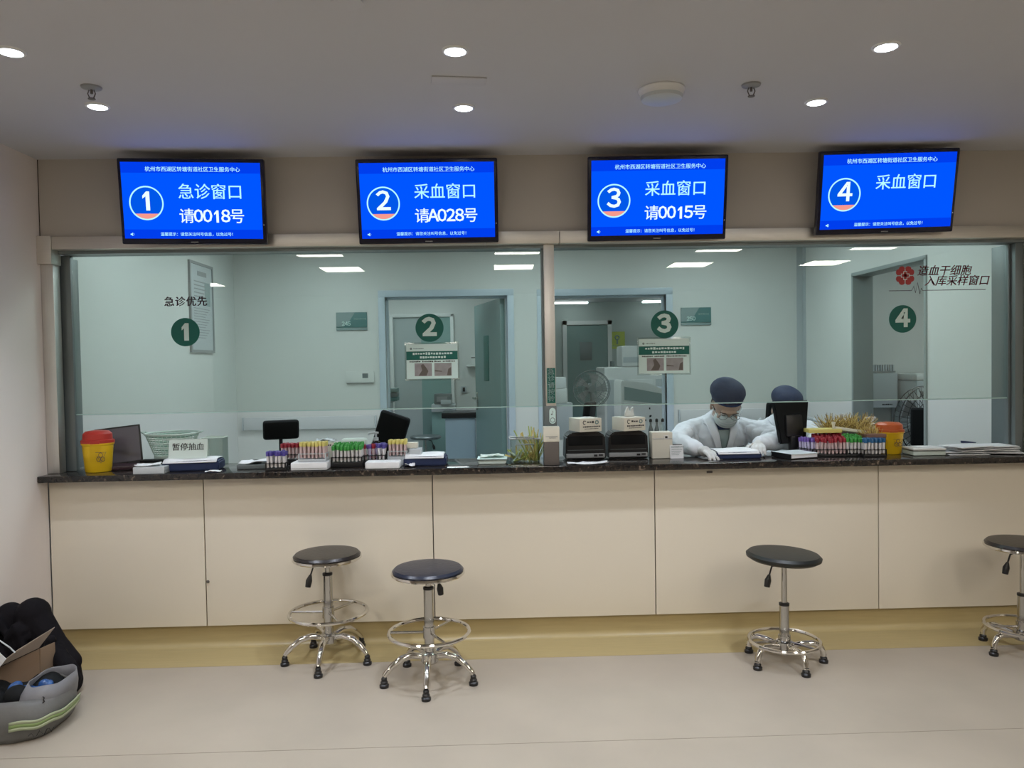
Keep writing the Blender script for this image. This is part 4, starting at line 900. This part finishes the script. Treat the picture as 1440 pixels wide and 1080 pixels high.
t = thing('stapler', 'small dark clip lying on the pile of forms at the right', 'clip', (2.50, .10, CT+.052), -.15); b = B(); b.prism([(-.035, 0), (.035, 0), (.038, .004), (-.01, .010), (-.035, .012)], .015, None, .001); b.build('clip', m_navy, t)
t = tag(B().box((0, 0, 0), (.030, .002, .012), .0005).build('bell_label', m_brown, None, loc=(1.098, -.001, .838)), 'tiny brown label stuck on the cream panel under the front staff member', 'label')
t = tag(B().lathe([(.006, 0), (.008, .004), (.003, .012)], n=12).build('panel_knob', m_brown, None, loc=(-1.435, -.001, .34), rot=(PI/2, 0, 0)), 'tiny brown stopper on the first seam of the cream counter front', 'stopper')

# ------------------------------------------------------------------ people
def hand(b, wr, d, up, L=.075, curl=.5, thumb=1, r=.0085, s=1.0):
    d = Vector(d).normalized(); up = Vector(up); up = (up-d*up.dot(d)).normalized(); sd = d.cross(up)*thumb
    wr = Vector(wr); pal = wr+d*.05*s
    b.cap(wr, wr+d*.03*s, .021*s, .024*s); b.ball(tuple(pal), (.028*s,)*3, 14)
    for k in (-1.1, -.4, .35, 1.0): b.cap(wr+d*.02*s, wr+d*.075*s+sd*.016*k*s, .016*s, .0125*s)
    for k, l in ((1.35, .88), (.45, 1.0), (-.45, .95), (-1.3, .76)):
        p = wr+d*.078*s+sd*.0185*k*s; dd = (d+sd*.12*k).normalized(); q = p
        for j, sg in enumerate((.036, .026, .020)):
            ang = curl*(j+.4); dv = dd*math.cos(ang)-up*math.sin(ang); e = q+dv*sg*l*s; b.cap(q, e, (r-.0007*j)*s, (r-.0007*(j+1))*s, 10); q = e
    p = wr+d*.022*s+sd*.022*s; e = p+(d*.6+sd*.75-up*.25).normalized()*.038*s; f = e+(d*.9+sd*.2-up*.35).normalized()*.030*s
    b.cap(p, e, .0115*s, .0100*s, 10); b.cap(e, f, .0100*s, .0085*s, 10)
def person(lb, P, hands, cap_only=False, vox=.006):
    t = thing('person', lb, 'person', P['root'])
    V_ = lambda p: Vector(p)-Vector(P['root'])
    hd, nk, ch, pv = V_(P['head']), V_(P['neck']), V_(P['chest']), V_(P['pelvis'])
    fdir = Vector(P['face']).normalized(); hup = Vector(P['hup']).normalized(); hup = (hup-fdir*hup.dot(fdir)).normalized(); hs = fdir.cross(hup)
    Mh = Matrix((hs, -fdir, hup)).transposed().to_4x4(); Mh.translation = hd     # head local: x side, -y face, z up
    H = lambda x, y, z: Mh @ Vector((x, y, z))
    def hball(b, c, rad, n=20):
        q = bmesh.new(); bmesh.ops.create_uvsphere(q, u_segments=n, v_segments=n//2+2, radius=1)
        for v in q.verts: v.co = Vector((c[0]+v.co.x*rad[0], c[1]+v.co.y*rad[1], c[2]+v.co.z*rad[2]))
        b.add(q, Mh)
    b = B()
    hball(b, (0, .012, .03), (.076, .093, .088)); hball(b, (0, -.02, -.035), (.060, .066, .068)); hball(b, (0, -.045, -.078), (.034, .034, .026))
    hball(b, (0, -.090, -.022), (.012, .018, .016), 12); hball(b, (0, -.083, -.004), (.010, .014, .026), 12); hball(b, (0, -.080, .018), (.052, .016, .011), 14)
    hball(b, (0, -.080, -.052), (.022, .012, .008), 12)
    for s in (-1, 1):
        hball(b, (s*.079, .012, -.012), (.010, .018, .030), 12); hball(b, (s*.038, -.062, -.03), (.022, .02, .022), 12)
    b.cap(nk, hd+(Mh.to_3x3() @ Vector((0, .02, -.03))), .055, .052)
    b.cap(nk, ch, .06, .11)
    b.ball(tuple((ch+pv)/2+Vector((0, 0, .02))), (.125, .10, .16)); b.ball(tuple(ch), (.15, .10, .12)); b.ball(tuple(pv), (.16, .13, .12))
    SH = []
    for i, s in enumerate((-1, 1)):
        sh, el, wr = V_(P['sh'][i]), V_(P['el'][i]), V_(P['wr'][i]); SH.append((sh, el, wr))
        b.cap(ch+Vector((0, 0, .06)), sh, .06, .055); b.cap(sh, el, .048, .038); b.cap(el, wr, .038, .024)
        hx, kn, ft = pv+Vector((s*.09, -.02, -.02)), V_(P['kn'][i]), V_(P['ft'][i])
        b.cap(hx, kn, .08, .055); b.cap(kn, ft, .053, .036); b.cap(ft, ft+Vector((0, -.15, -.02)), .038, .028)
        hand(b, wr, hands[i][0], hands[i][1], curl=hands[i][2], thumb=hands[i][3])
    body = remesh(b, 'body', m_skin, t, vox, 2)
    # coat: sleeves, body and skirt
    b = B()
    b.cap(ch+Vector((0, .0, .055)), pv, .105, .15); b.ball(tuple(ch), (.182, .125, .14)); b.ball(tuple((ch+pv)/2), (.175, .135, .18)); b.ball(tuple(pv), (.20, .165, .13))
    for i, (sh, el, wr) in enumerate(SH):
        b.cap(ch+Vector((0, .01, .070)), sh, .068, .068); b.cap(sh, el, .068, .060); b.cap(el, wr-(wr-el).normalized()*.01, .058, .040)
        rnd = random.Random(i)
        for k in range(5):                     # folds on the sleeve
            p = sh.lerp(el, .2+.17*k)+Vector((rnd.uniform(-.02, .02), rnd.uniform(-.03, .0), rnd.uniform(-.02, .03))); b.cap(p+Vector((-.03, -.03, .0)), p+Vector((.03, -.03, .03*(1 if k % 2 else -1))), .034, .034, 10)
        for k in range(3):
            p = el.lerp(wr, .2+.28*k); b.ring(tuple(p), .03, .018, 16); b.ball(tuple(p), (.052-.004*k,)*3)
        kn = V_(P['kn'][i]); b.cap(pv+Vector(((-1, 1)[i]*.09, -.02, -.02)), (pv+Vector(((-1, 1)[i]*.09, -.02, -.02))).lerp(kn, .6), .115, .095)
    coat = remesh(b, 'coat', m_coat, t, vox, 3)
    from mathutils import noise as mn
    nn = [v.normal.copy() for v in coat.data.vertices]
    for v, n_ in zip(coat.data.vertices, nn):          # cloth folds
        c = v.co; f1 = mn.noise(Vector((c.x*16+c.z*9, c.y*14, c.z*5))); f2 = mn.noise(Vector((c.x*34, c.y*30, c.z*16+5)))
        v.co = c+n_*(.010*(.25-abs(f1))+.0035*f2)
    # open neckline insert and lapels lying on the chest
    from mathutils.bvhtree import BVHTree
    bvh = BVHTree.FromPolygons([v.co.copy() for v in coat.data.vertices], [p.vertices[:] for p in coat.data.polygons])
    def drop(x, z, off):
        h = bvh.ray_cast(Vector((x, -1.2, z)), Vector((0, 1, 0)))
        return Vector((x, (h[0].y if h[0] is not None else ch.y-.1)-off, z))
    cx = ch.x; zt = ch.z+.105; zb = ch.z-.10
    def patch(name, m, poly, off, th=.004):
        q = bmesh.new(); n = 8; L_, R_ = poly; g = []
        for k in range(n+1):
            u = k/n; a_ = Vector(L_[0]).lerp(Vector(L_[1]), u); c2 = Vector(R_[0]).lerp(Vector(R_[1]), u)
            g.append([q.verts.new(drop(a_.x+(c2.x-a_.x)*j/5, a_.y+(c2.y-a_.y)*j/5, off)) for j in range(6)])
        for k in range(n):
            for j in range(5): q.faces.new((g[k][j], g[k][j+1], g[k+1][j+1], g[k+1][j]))
        z_ = B(); z_.add(q); o = z_.build(name, m, t, 60); md = o.modifiers.new('s', 'SOLIDIFY'); md.thickness = th; return o
    patch('shirt', m_signg, (((cx-.052, zt-.01), (cx-.004, zb)), ((cx+.052, zt-.01), (cx+.004, zb))), .002)
    patch('collar', m_navy, (((cx-.045, zt), (cx-.030, zt-.055)), ((cx+.045, zt), (cx+.030, zt-.055))), .008)
    patch('lapel', m_coat, (((cx-.105, zt+.005), (cx-.03, zb-.01)), ((cx-.050, zt+.01), (cx-.002, zb-.01))), .012, .006)
    patch('lapel', m_coat, (((cx+.050, zt+.01), (cx+.002, zb-.01)), ((cx+.105, zt+.005), (cx+.03, zb-.01))), .012, .006)
    b = B()
    for p0, p1 in (((cx-.105, zt-.02), (cx-.075, zt-.045)), ((cx-.075, zt-.045), (cx-.028, zb)), ((cx+.105, zt-.02), (cx+.075, zt-.045)), ((cx+.075, zt-.045), (cx+.028, zb)), ((cx, zb), (cx, zb-.12))):
        b.tube([drop(p0[0]+(p1[0]-p0[0])*k/5, p0[1]+(p1[1]-p0[1])*k/5, .013) for k in range(6)], .0018, 5)
    b.build('coat_seam', m_coatd, t)
    b = B(); x_ = cx+.095
    b.tube([drop(x_-.012+.05*k/5, ch.z-.05, .004) for k in range(6)], .002, 5); b.cap(drop(x_, ch.z-.025, .012), drop(x_, ch.z-.055, .012), .0045, .0045, 8); b.cap(drop(x_+.026, ch.z-.028, .012), drop(x_+.03, ch.z-.042, .012), .0045, .0045, 8)
    b.build('pocket_pens', m_black, t)
    # gloves
    for i in (0, 1):
        b = B(); wr = SH[i][2]; hand(b, wr, hands[i][0], hands[i][1], curl=hands[i][2], thumb=hands[i][3], r=.0099, s=1.03); b.cap(wr-Vector(hands[i][0]).normalized()*.03, wr, .031, .027)
        remesh(b, 'glove', m_glove, t, .0035, 1)
    # trousers, shoes
    b = B()
    for i, s in enumerate((-1, 1)):
        hx, kn, ft = pv+Vector((s*.09, -.02, -.02)), V_(P['kn'][i]), V_(P['ft'][i]); b.cap(hx, kn, .09, .066); b.cap(kn, ft, .064, .048)
    remesh(b, 'trousers', m_navy, t, .012, 2)
    for i in (0, 1):
        ft = V_(P['ft'][i]); b = B(); b.box(tuple(ft+Vector((0, -.07, -.03))), (.105, .28, .075), .03, seg=3); b.build('shoe', m_white, t)
    # surgical cap: puffed crown over a tight band
    b = B(); hball(b, (0, .026, .086), (.099, .102, .062)); hball(b, (.006, .045, .080), (.094, .090, .070)); hball(b, (0, .026, .062), (.084, .092, .040)); hball(b, (.035, .03, .095), (.06, .07, .05))
    
    o = remesh(b, 'cap', m_navy, t, .005, 4)
    b = B(); P_ = []
    for k in range(40):
        a = 2*PI*k/40; P_.append(H(.083*math.cos(a), .016+.094*math.sin(a), .048-.016*math.sin(a)))
    b.tube(P_, .006, 6, True); b.build('cap_band', m_navy, t)
    b = B(); hball(b, (0, .035, -.01), (.079, .080, .055)); remesh(b, 'hair', m_hair, t, .006, 1)
    # mask with pleats
    b = B(); hball(b, (0, -.045, -.050), (.067, .064, .056)); hball(b, (0, -.082, -.03), (.030, .03, .032)); mk = remesh(b, 'mask', m_mask, t, .004, 3)
    b = B()
    for z in (-.035, -.052, -.068):
        b.tube([H(.060*math.sin(a)*(1-.1*abs(z+.05)*10), -.047-.0655*math.cos(a), z) for a in [(-1.0+2.0*k/10) for k in range(11)]], .0012, 4)
    for s in (-1, 1):
        b.tube([H(s*.058, -.06, -.025), H(s*.078, -.01, .0), H(s*.082, .02, -.01)], .0014, 4); b.tube([H(s*.055, -.055, -.07), H(s*.076, -.01, -.03), H(s*.082, .02, -.02)], .0014, 4)
    b.build('mask_straps', m_white, t)
    # glasses
    b = B()
    for s in (-1, 1):
        ring_ = [H(s*.034+.025*math.cos(2*PI*k/20), -.105+.004*abs(math.cos(2*PI*k/20)), .004+.018*math.sin(2*PI*k/20)) for k in range(20)]
        b.tube(ring_, .0016, 5, True); b.tube([H(s*.059, -.10, .008), H(s*.083, -.03, .008), H(s*.086, .02, .0)], .0014, 5)
    b.tube([H(-.009, -.105, .006), H(0, -.109, .008), H(.009, -.105, .006)], .0014, 5); b.build('glasses', m_dsteel, t)
    # eyes (lowered)
    b = B()
    for s in (-1, 1): hball(b, (s*.032, -.076, .003), (.012, .010, .007), 12)
    b.build('eyes', mat('eye_white', (.6, .58, .55), .3), t)
    b = B()
    for s in (-1, 1): b.tube([H(s*.015, -.092, .019), H(s*.033, -.094, .024), H(s*.052, -.086, .020)], .0022, 5); b.tube([H(s*.020, -.086, .004), H(s*.033, -.089, .001), H(s*.045, -.083, .004)], .0014, 4)
    b.build('eyebrows', m_hair, t)
    return t
person('person in white coat, navy cap, mask and glasses, head bowed, writing at the counter',
    dict(root=(1.325, .72, 0), head=(1.340, .50, 1.140), neck=(1.33, .585, 1.06), chest=(1.325, .62, .955), pelvis=(1.325, .76, .58),
         face=(-.08, -.80, -.60), hup=(.02, -.55, .80), sh=((1.135, .60, .985), (1.515, .60, .985)), el=((1.015, .33, .955), (1.60, .36, .955)),
         wr=((1.085, .155, .935), (1.425, .215, .952)), kn=((1.23, .36, .56), (1.43, .36, .56)), ft=((1.22, .42, .07), (1.44, .42, .07))),
    (((.45, -1, -.10), (0, .0, 1), .42, -1), ((-.35, -1, -.05), (0, 0, 1), .5, 1)))
office_chair('black swivel chair under the front staff member', 1.325, .80, 0, .42, .36, .34, .66)
person('person in white coat and navy cap mostly hidden by the monitor',
    dict(root=(1.95, 1.28, 0), head=(1.925, 1.12, 1.065), neck=(1.94, 1.19, .995), chest=(1.93, 1.22, .89), pelvis=(1.93, 1.34, .52),
         face=(-.10, -.85, -.50), hup=(.02, -.5, .85), sh=((1.765, 1.20, .925), (2.10, 1.20, .925)), el=((1.70, .98, .80), (2.16, .98, .78)),
         wr=((1.80, .80, .82), (2.04, .80, .82)), kn=((1.84, .93, .52), (2.03, .93, .52)), ft=((1.84, .98, .07), (2.03, .98, .07))),
    (((.3, -1, 0), (0, 0, 1), .5, -1), ((-.3, -1, 0), (0, 0, 1), .5, 1)), vox=.009)
office_chair('black swivel chair under the staff member behind the monitor', 1.93, 1.42, 0, .36, .36, .34, .60)
t = thing('staff_desk', 'pale desk top behind the worktop on the staff side', 'desk', (2.06, .78, 0)); 
B().bb(-.38, .38, -.14, .10, .755, .78, .003).build('desk_top', m_lgrey, t)
for x in (-.35, .31): B().bb(x, x+.04, -.12, .08, 0, .754).build('leg', m_lgrey, t)

# ------------------------------------------------------------------ bag, jacket, cardboard at lower left
m_bag = mat('grey_nylon', (.13, .13, .125), .55, noise=.1, scale=30, bump=.15); m_bagl = mat('light_grey_nylon', (.20, .20, .215), .5, bump=.1, scale=40)
def loft(name, m, parent, rings, seg=48, closed_top=False, seed=1, amp=.006, thick=0):
    rnd = random.Random(seed); ph = [rnd.uniform(0, 6) for _ in range(6)]; q = bmesh.new(); g = []
    for i, (cx, cy, z, rx, ry, pw) in enumerate(rings):
        row = []
        for k in range(seg):
            a = 2*PI*k/seg; c, s = math.cos(a), math.sin(a)
            e = 2/pw; x = rx*math.copysign(abs(c)**e, c); y = ry*math.copysign(abs(s)**e, s)
            w_ = 1+amp*8*math.sin(3*a+ph[0]+i*.5)*.3+amp*8*math.sin(7*a+ph[1]+i*.9)*.25+amp*6*math.sin(13*a+ph[2]-i)*.2
            row.append(q.verts.new((cx+x*w_, cy+y*w_, z+amp*math.sin(5*a+ph[3])*(1 if i else 0))))
        g.append(row)
    for a_, b_2 in zip(g, g[1:]):
        for k in range(seg): q.faces.new((a_[k], a_[(k+1) % seg], b_2[(k+1) % seg], b_2[k]))
    q.faces.new(g[0][::-1])
    if closed_top: q.faces.new(g[-1])
    z_ = B(); z_.add(q); o = z_.build(name, m, parent, 60)
    if thick: md = o.modifiers.new('s', 'SOLIDIFY'); md.thickness = thick
    return o
BX, BY = -1.93, -.79
t = thing('tote_bag', 'open grey nylon bag with a reflective yellow green stripe on the floor at left', 'bag', (BX, BY, 0))
loft('bag_body', m_bag, t, [(0, 0, .001, .190, .155, 3.2), (.0, 0, .02, .205, .168, 3.2), (.005, 0, .06, .218, .172, 3), (.005, .0, .10, .222, .170, 2.8), (.0, .01, .130, .214, .158, 2.6), (.0, .012, .148, .205, .148, 2.5)], amp=.004, thick=.006)
def on_bag(a, z, off=.008):
    f = (z-.02)/.08; rx, ry = .207+.014*f+off, .169+.003*f+off; c, s = math.cos(a), math.sin(a); e = 2/3.0
    return Vector((.006+rx*math.copysign(abs(c)**e, c), ry*math.copysign(abs(s)**e, s), z))
def band(name, m, z0, z1, a0, a1, off, par):
    q = bmesh.new(); g = [[q.verts.new(on_bag(a0+(a1-a0)*k/24, z_+.004*math.sin(k*.6), off)) for k in range(25)] for z_ in (z0, z1)]
    for k in range(24): q.faces.new((g[0][k], g[0][k+1], g[1][k+1], g[1][k]))
    z_ = B(); z_.add(q); o = z_.build(name, m, par, 60); md = o.modifiers.new('s', 'SOLIDIFY'); md.thickness = .003; return o
m_refl = mat('reflective_stripe', (.38, .43, .28), .35); m_refg = mat('lime_stripe', (.24, .34, .13), .4)
band('stripe', m_refl, .082, .093, -1.3, .25, .014, t); band('stripe', m_refg, .068, .082, -1.3, .25, .0135, t); band('stripe', m_refl, .056, .068, -1.3, .25, .014, t)
b = B(); b.tube([on_bag(-.95+.6*k/10, .030+.012*math.sin(k*1.9), .010) for k in range(11)], .0015, 5); b.build('scrawl_mark', m_black, t)
loft('side_flap', m_bagl, t, [(.13, .03, .10, .085, .13, 2.4), (.14, .03, .14, .082, .125, 2.4), (.15, .035, .185, .070, .11, 2.2)], amp=.003, thick=.004)
b = B(); b.tube([(.176, -.085, .150), (.184, -.088, .146), (.180, -.09, .140), (.186, -.092, .134), (.178, -.093, .128)], .0022, 5); b.build('small_logo', m_black, t)
b = B(); b.tube([(-.02, -.15, .14), (-.03, -.20, .10), (-.03, -.21, .03), (-.04, -.24, .008), (-.02, -.30, .008), (-.03, -.38, .008)], .006, 8); b.build('strap', m_grey, t)
t = thing('plastic_bag', 'crumpled blue plastic bag inside the open grey bag', 'bag', (-1.865, -.76, .125))
b = B(); rnd = random.Random(4)
for k in range(14): b.ball((rnd.uniform(-.05, .06), rnd.uniform(-.05, .03), rnd.uniform(-.01, .03)), (rnd.uniform(.02, .035), rnd.uniform(.015, .03), rnd.uniform(.012, .025)), 10, rot=(rnd.random()*3, rnd.random()*3, 0))
remesh(b, 'film', mat('blue_film', (.03, .10, .30), .25, noise=.5, scale=25, bump=.6), t, .005, 0)
t = thing('black_liner', 'black cloth lining bulging from the open grey bag', 'cloth', (-1.94, -.77, .05))
b = B()
for k in range(16): b.ball((rnd.uniform(-.14, .14), rnd.uniform(-.11, .11), rnd.uniform(.0, .09)), (.05, .045, .03), 10, rot=(rnd.random(), rnd.random(), 0))
remesh(b, 'cloth', m_blackm, t, .008, 2)
t = thing('black_jacket', 'black jacket heaped over cardboard against the side wall', 'jacket', (-2.02, -.47, 0))
m_jk = mat('black_jacket_cloth', (.007, .006, .008), .85, spec=.15, bump=.6, scale=26)
b = B(); rnd = random.Random(12)
b.cap((-.12, .03, .06), (-.12, .03, .33), .07, .06); b.cap((-.04, .03, .06), (-.02, .03, .335), .08, .072); b.cap((-.02, .03, .335), (.08, .0, .21), .065, .055); b.cap((.06, .02, .05), (.06, .0, .22), .075, .06); b.cap((.08, .0, .21), (.17, -.03, .14), .055, .045); b.cap((.15, -.02, .05), (.16, -.03, .14), .06, .045)
for k in range(22):
    p = (rnd.uniform(-.14, .13), rnd.uniform(-.06, -.03), rnd.uniform(.10, .34)); p = (p[0], p[1], min(p[2], .36-.9*max(0, p[0]+.02)))
    b.cap(p, (p[0]+rnd.uniform(-.04, .07), p[1]-.012, p[2]-rnd.uniform(.05, .11)), .022, .012, 8)
remesh(b, 'body', m_jk, t, .006, 2)
b = B(); b.cap((.10, -.04, .20), (.19, -.10, .15), .042, .036); b.cap((.19, -.10, .15), (.225, -.12, .10), .038, .034)
for k in range(4): b.ring((.13+.025*k, -.06-.015*k, .185-.018*k), .036, .009, 16, 'Y', 6)
remesh(b, 'sleeve', m_jk, t, .006, 1)
t = thing('cardboard_box', 'brown cardboard box with a raised flap tilted in the grey bag', 'cardboard box', (0, 0, 0))
m_cb = mat('brown_cardboard', (.26, .18, .12), .8, noise=.08, scale=12); m_cb2 = mat('cardboard_flap', (.36, .30, .25), .8, noise=.06, scale=12)
def plate3(name, m, P, th):
    q = bmesh.new(); v = [q.verts.new(p) for p in P]; q.faces.new(v); z_ = B(); z_.add(q); o = z_.build(name, m, t, 0); md = o.modifiers.new('s', 'SOLIDIFY'); md.thickness = th; return o
plate3('front_face', m_cb, [(-2.19, -.665, .125), (-1.885, -.665, .262), (-1.885, -.665, .120), (-2.19, -.665, .060)], .004)
plate3('side_face', m_cb, [(-1.885, -.664, .262), (-1.885, -.56, .25), (-1.885, -.56, .12), (-1.885, -.664, .120)], .004)
plate3('flap', m_cb2, [(-2.19, -.668, .128), (-1.885, -.668, .266), (-1.800, -.700, .360), (-1.955, -.70, .268), (-2.06, -.70, .19), (-2.19, -.69, .17)], .003)
b = B(); b.tube([(-2.07, -.70, .30), (-2.02, -.705, .315), (-1.975, -.71, .285), (-1.955, -.712, .265)], .003, 6); b.build('cord_handle', m_lgrey, t)
t = thing('white_label', 'white sheet corner cut by the left picture edge on the cardboard', 'paper', (-2.02, -.725, .24), -.05)
B().prism([(-.06, -.03), (.005, -.035), (.038, .006), (.008, .034), (-.06, .05)], .002, None).build('sheet', m_paper, t, 0)
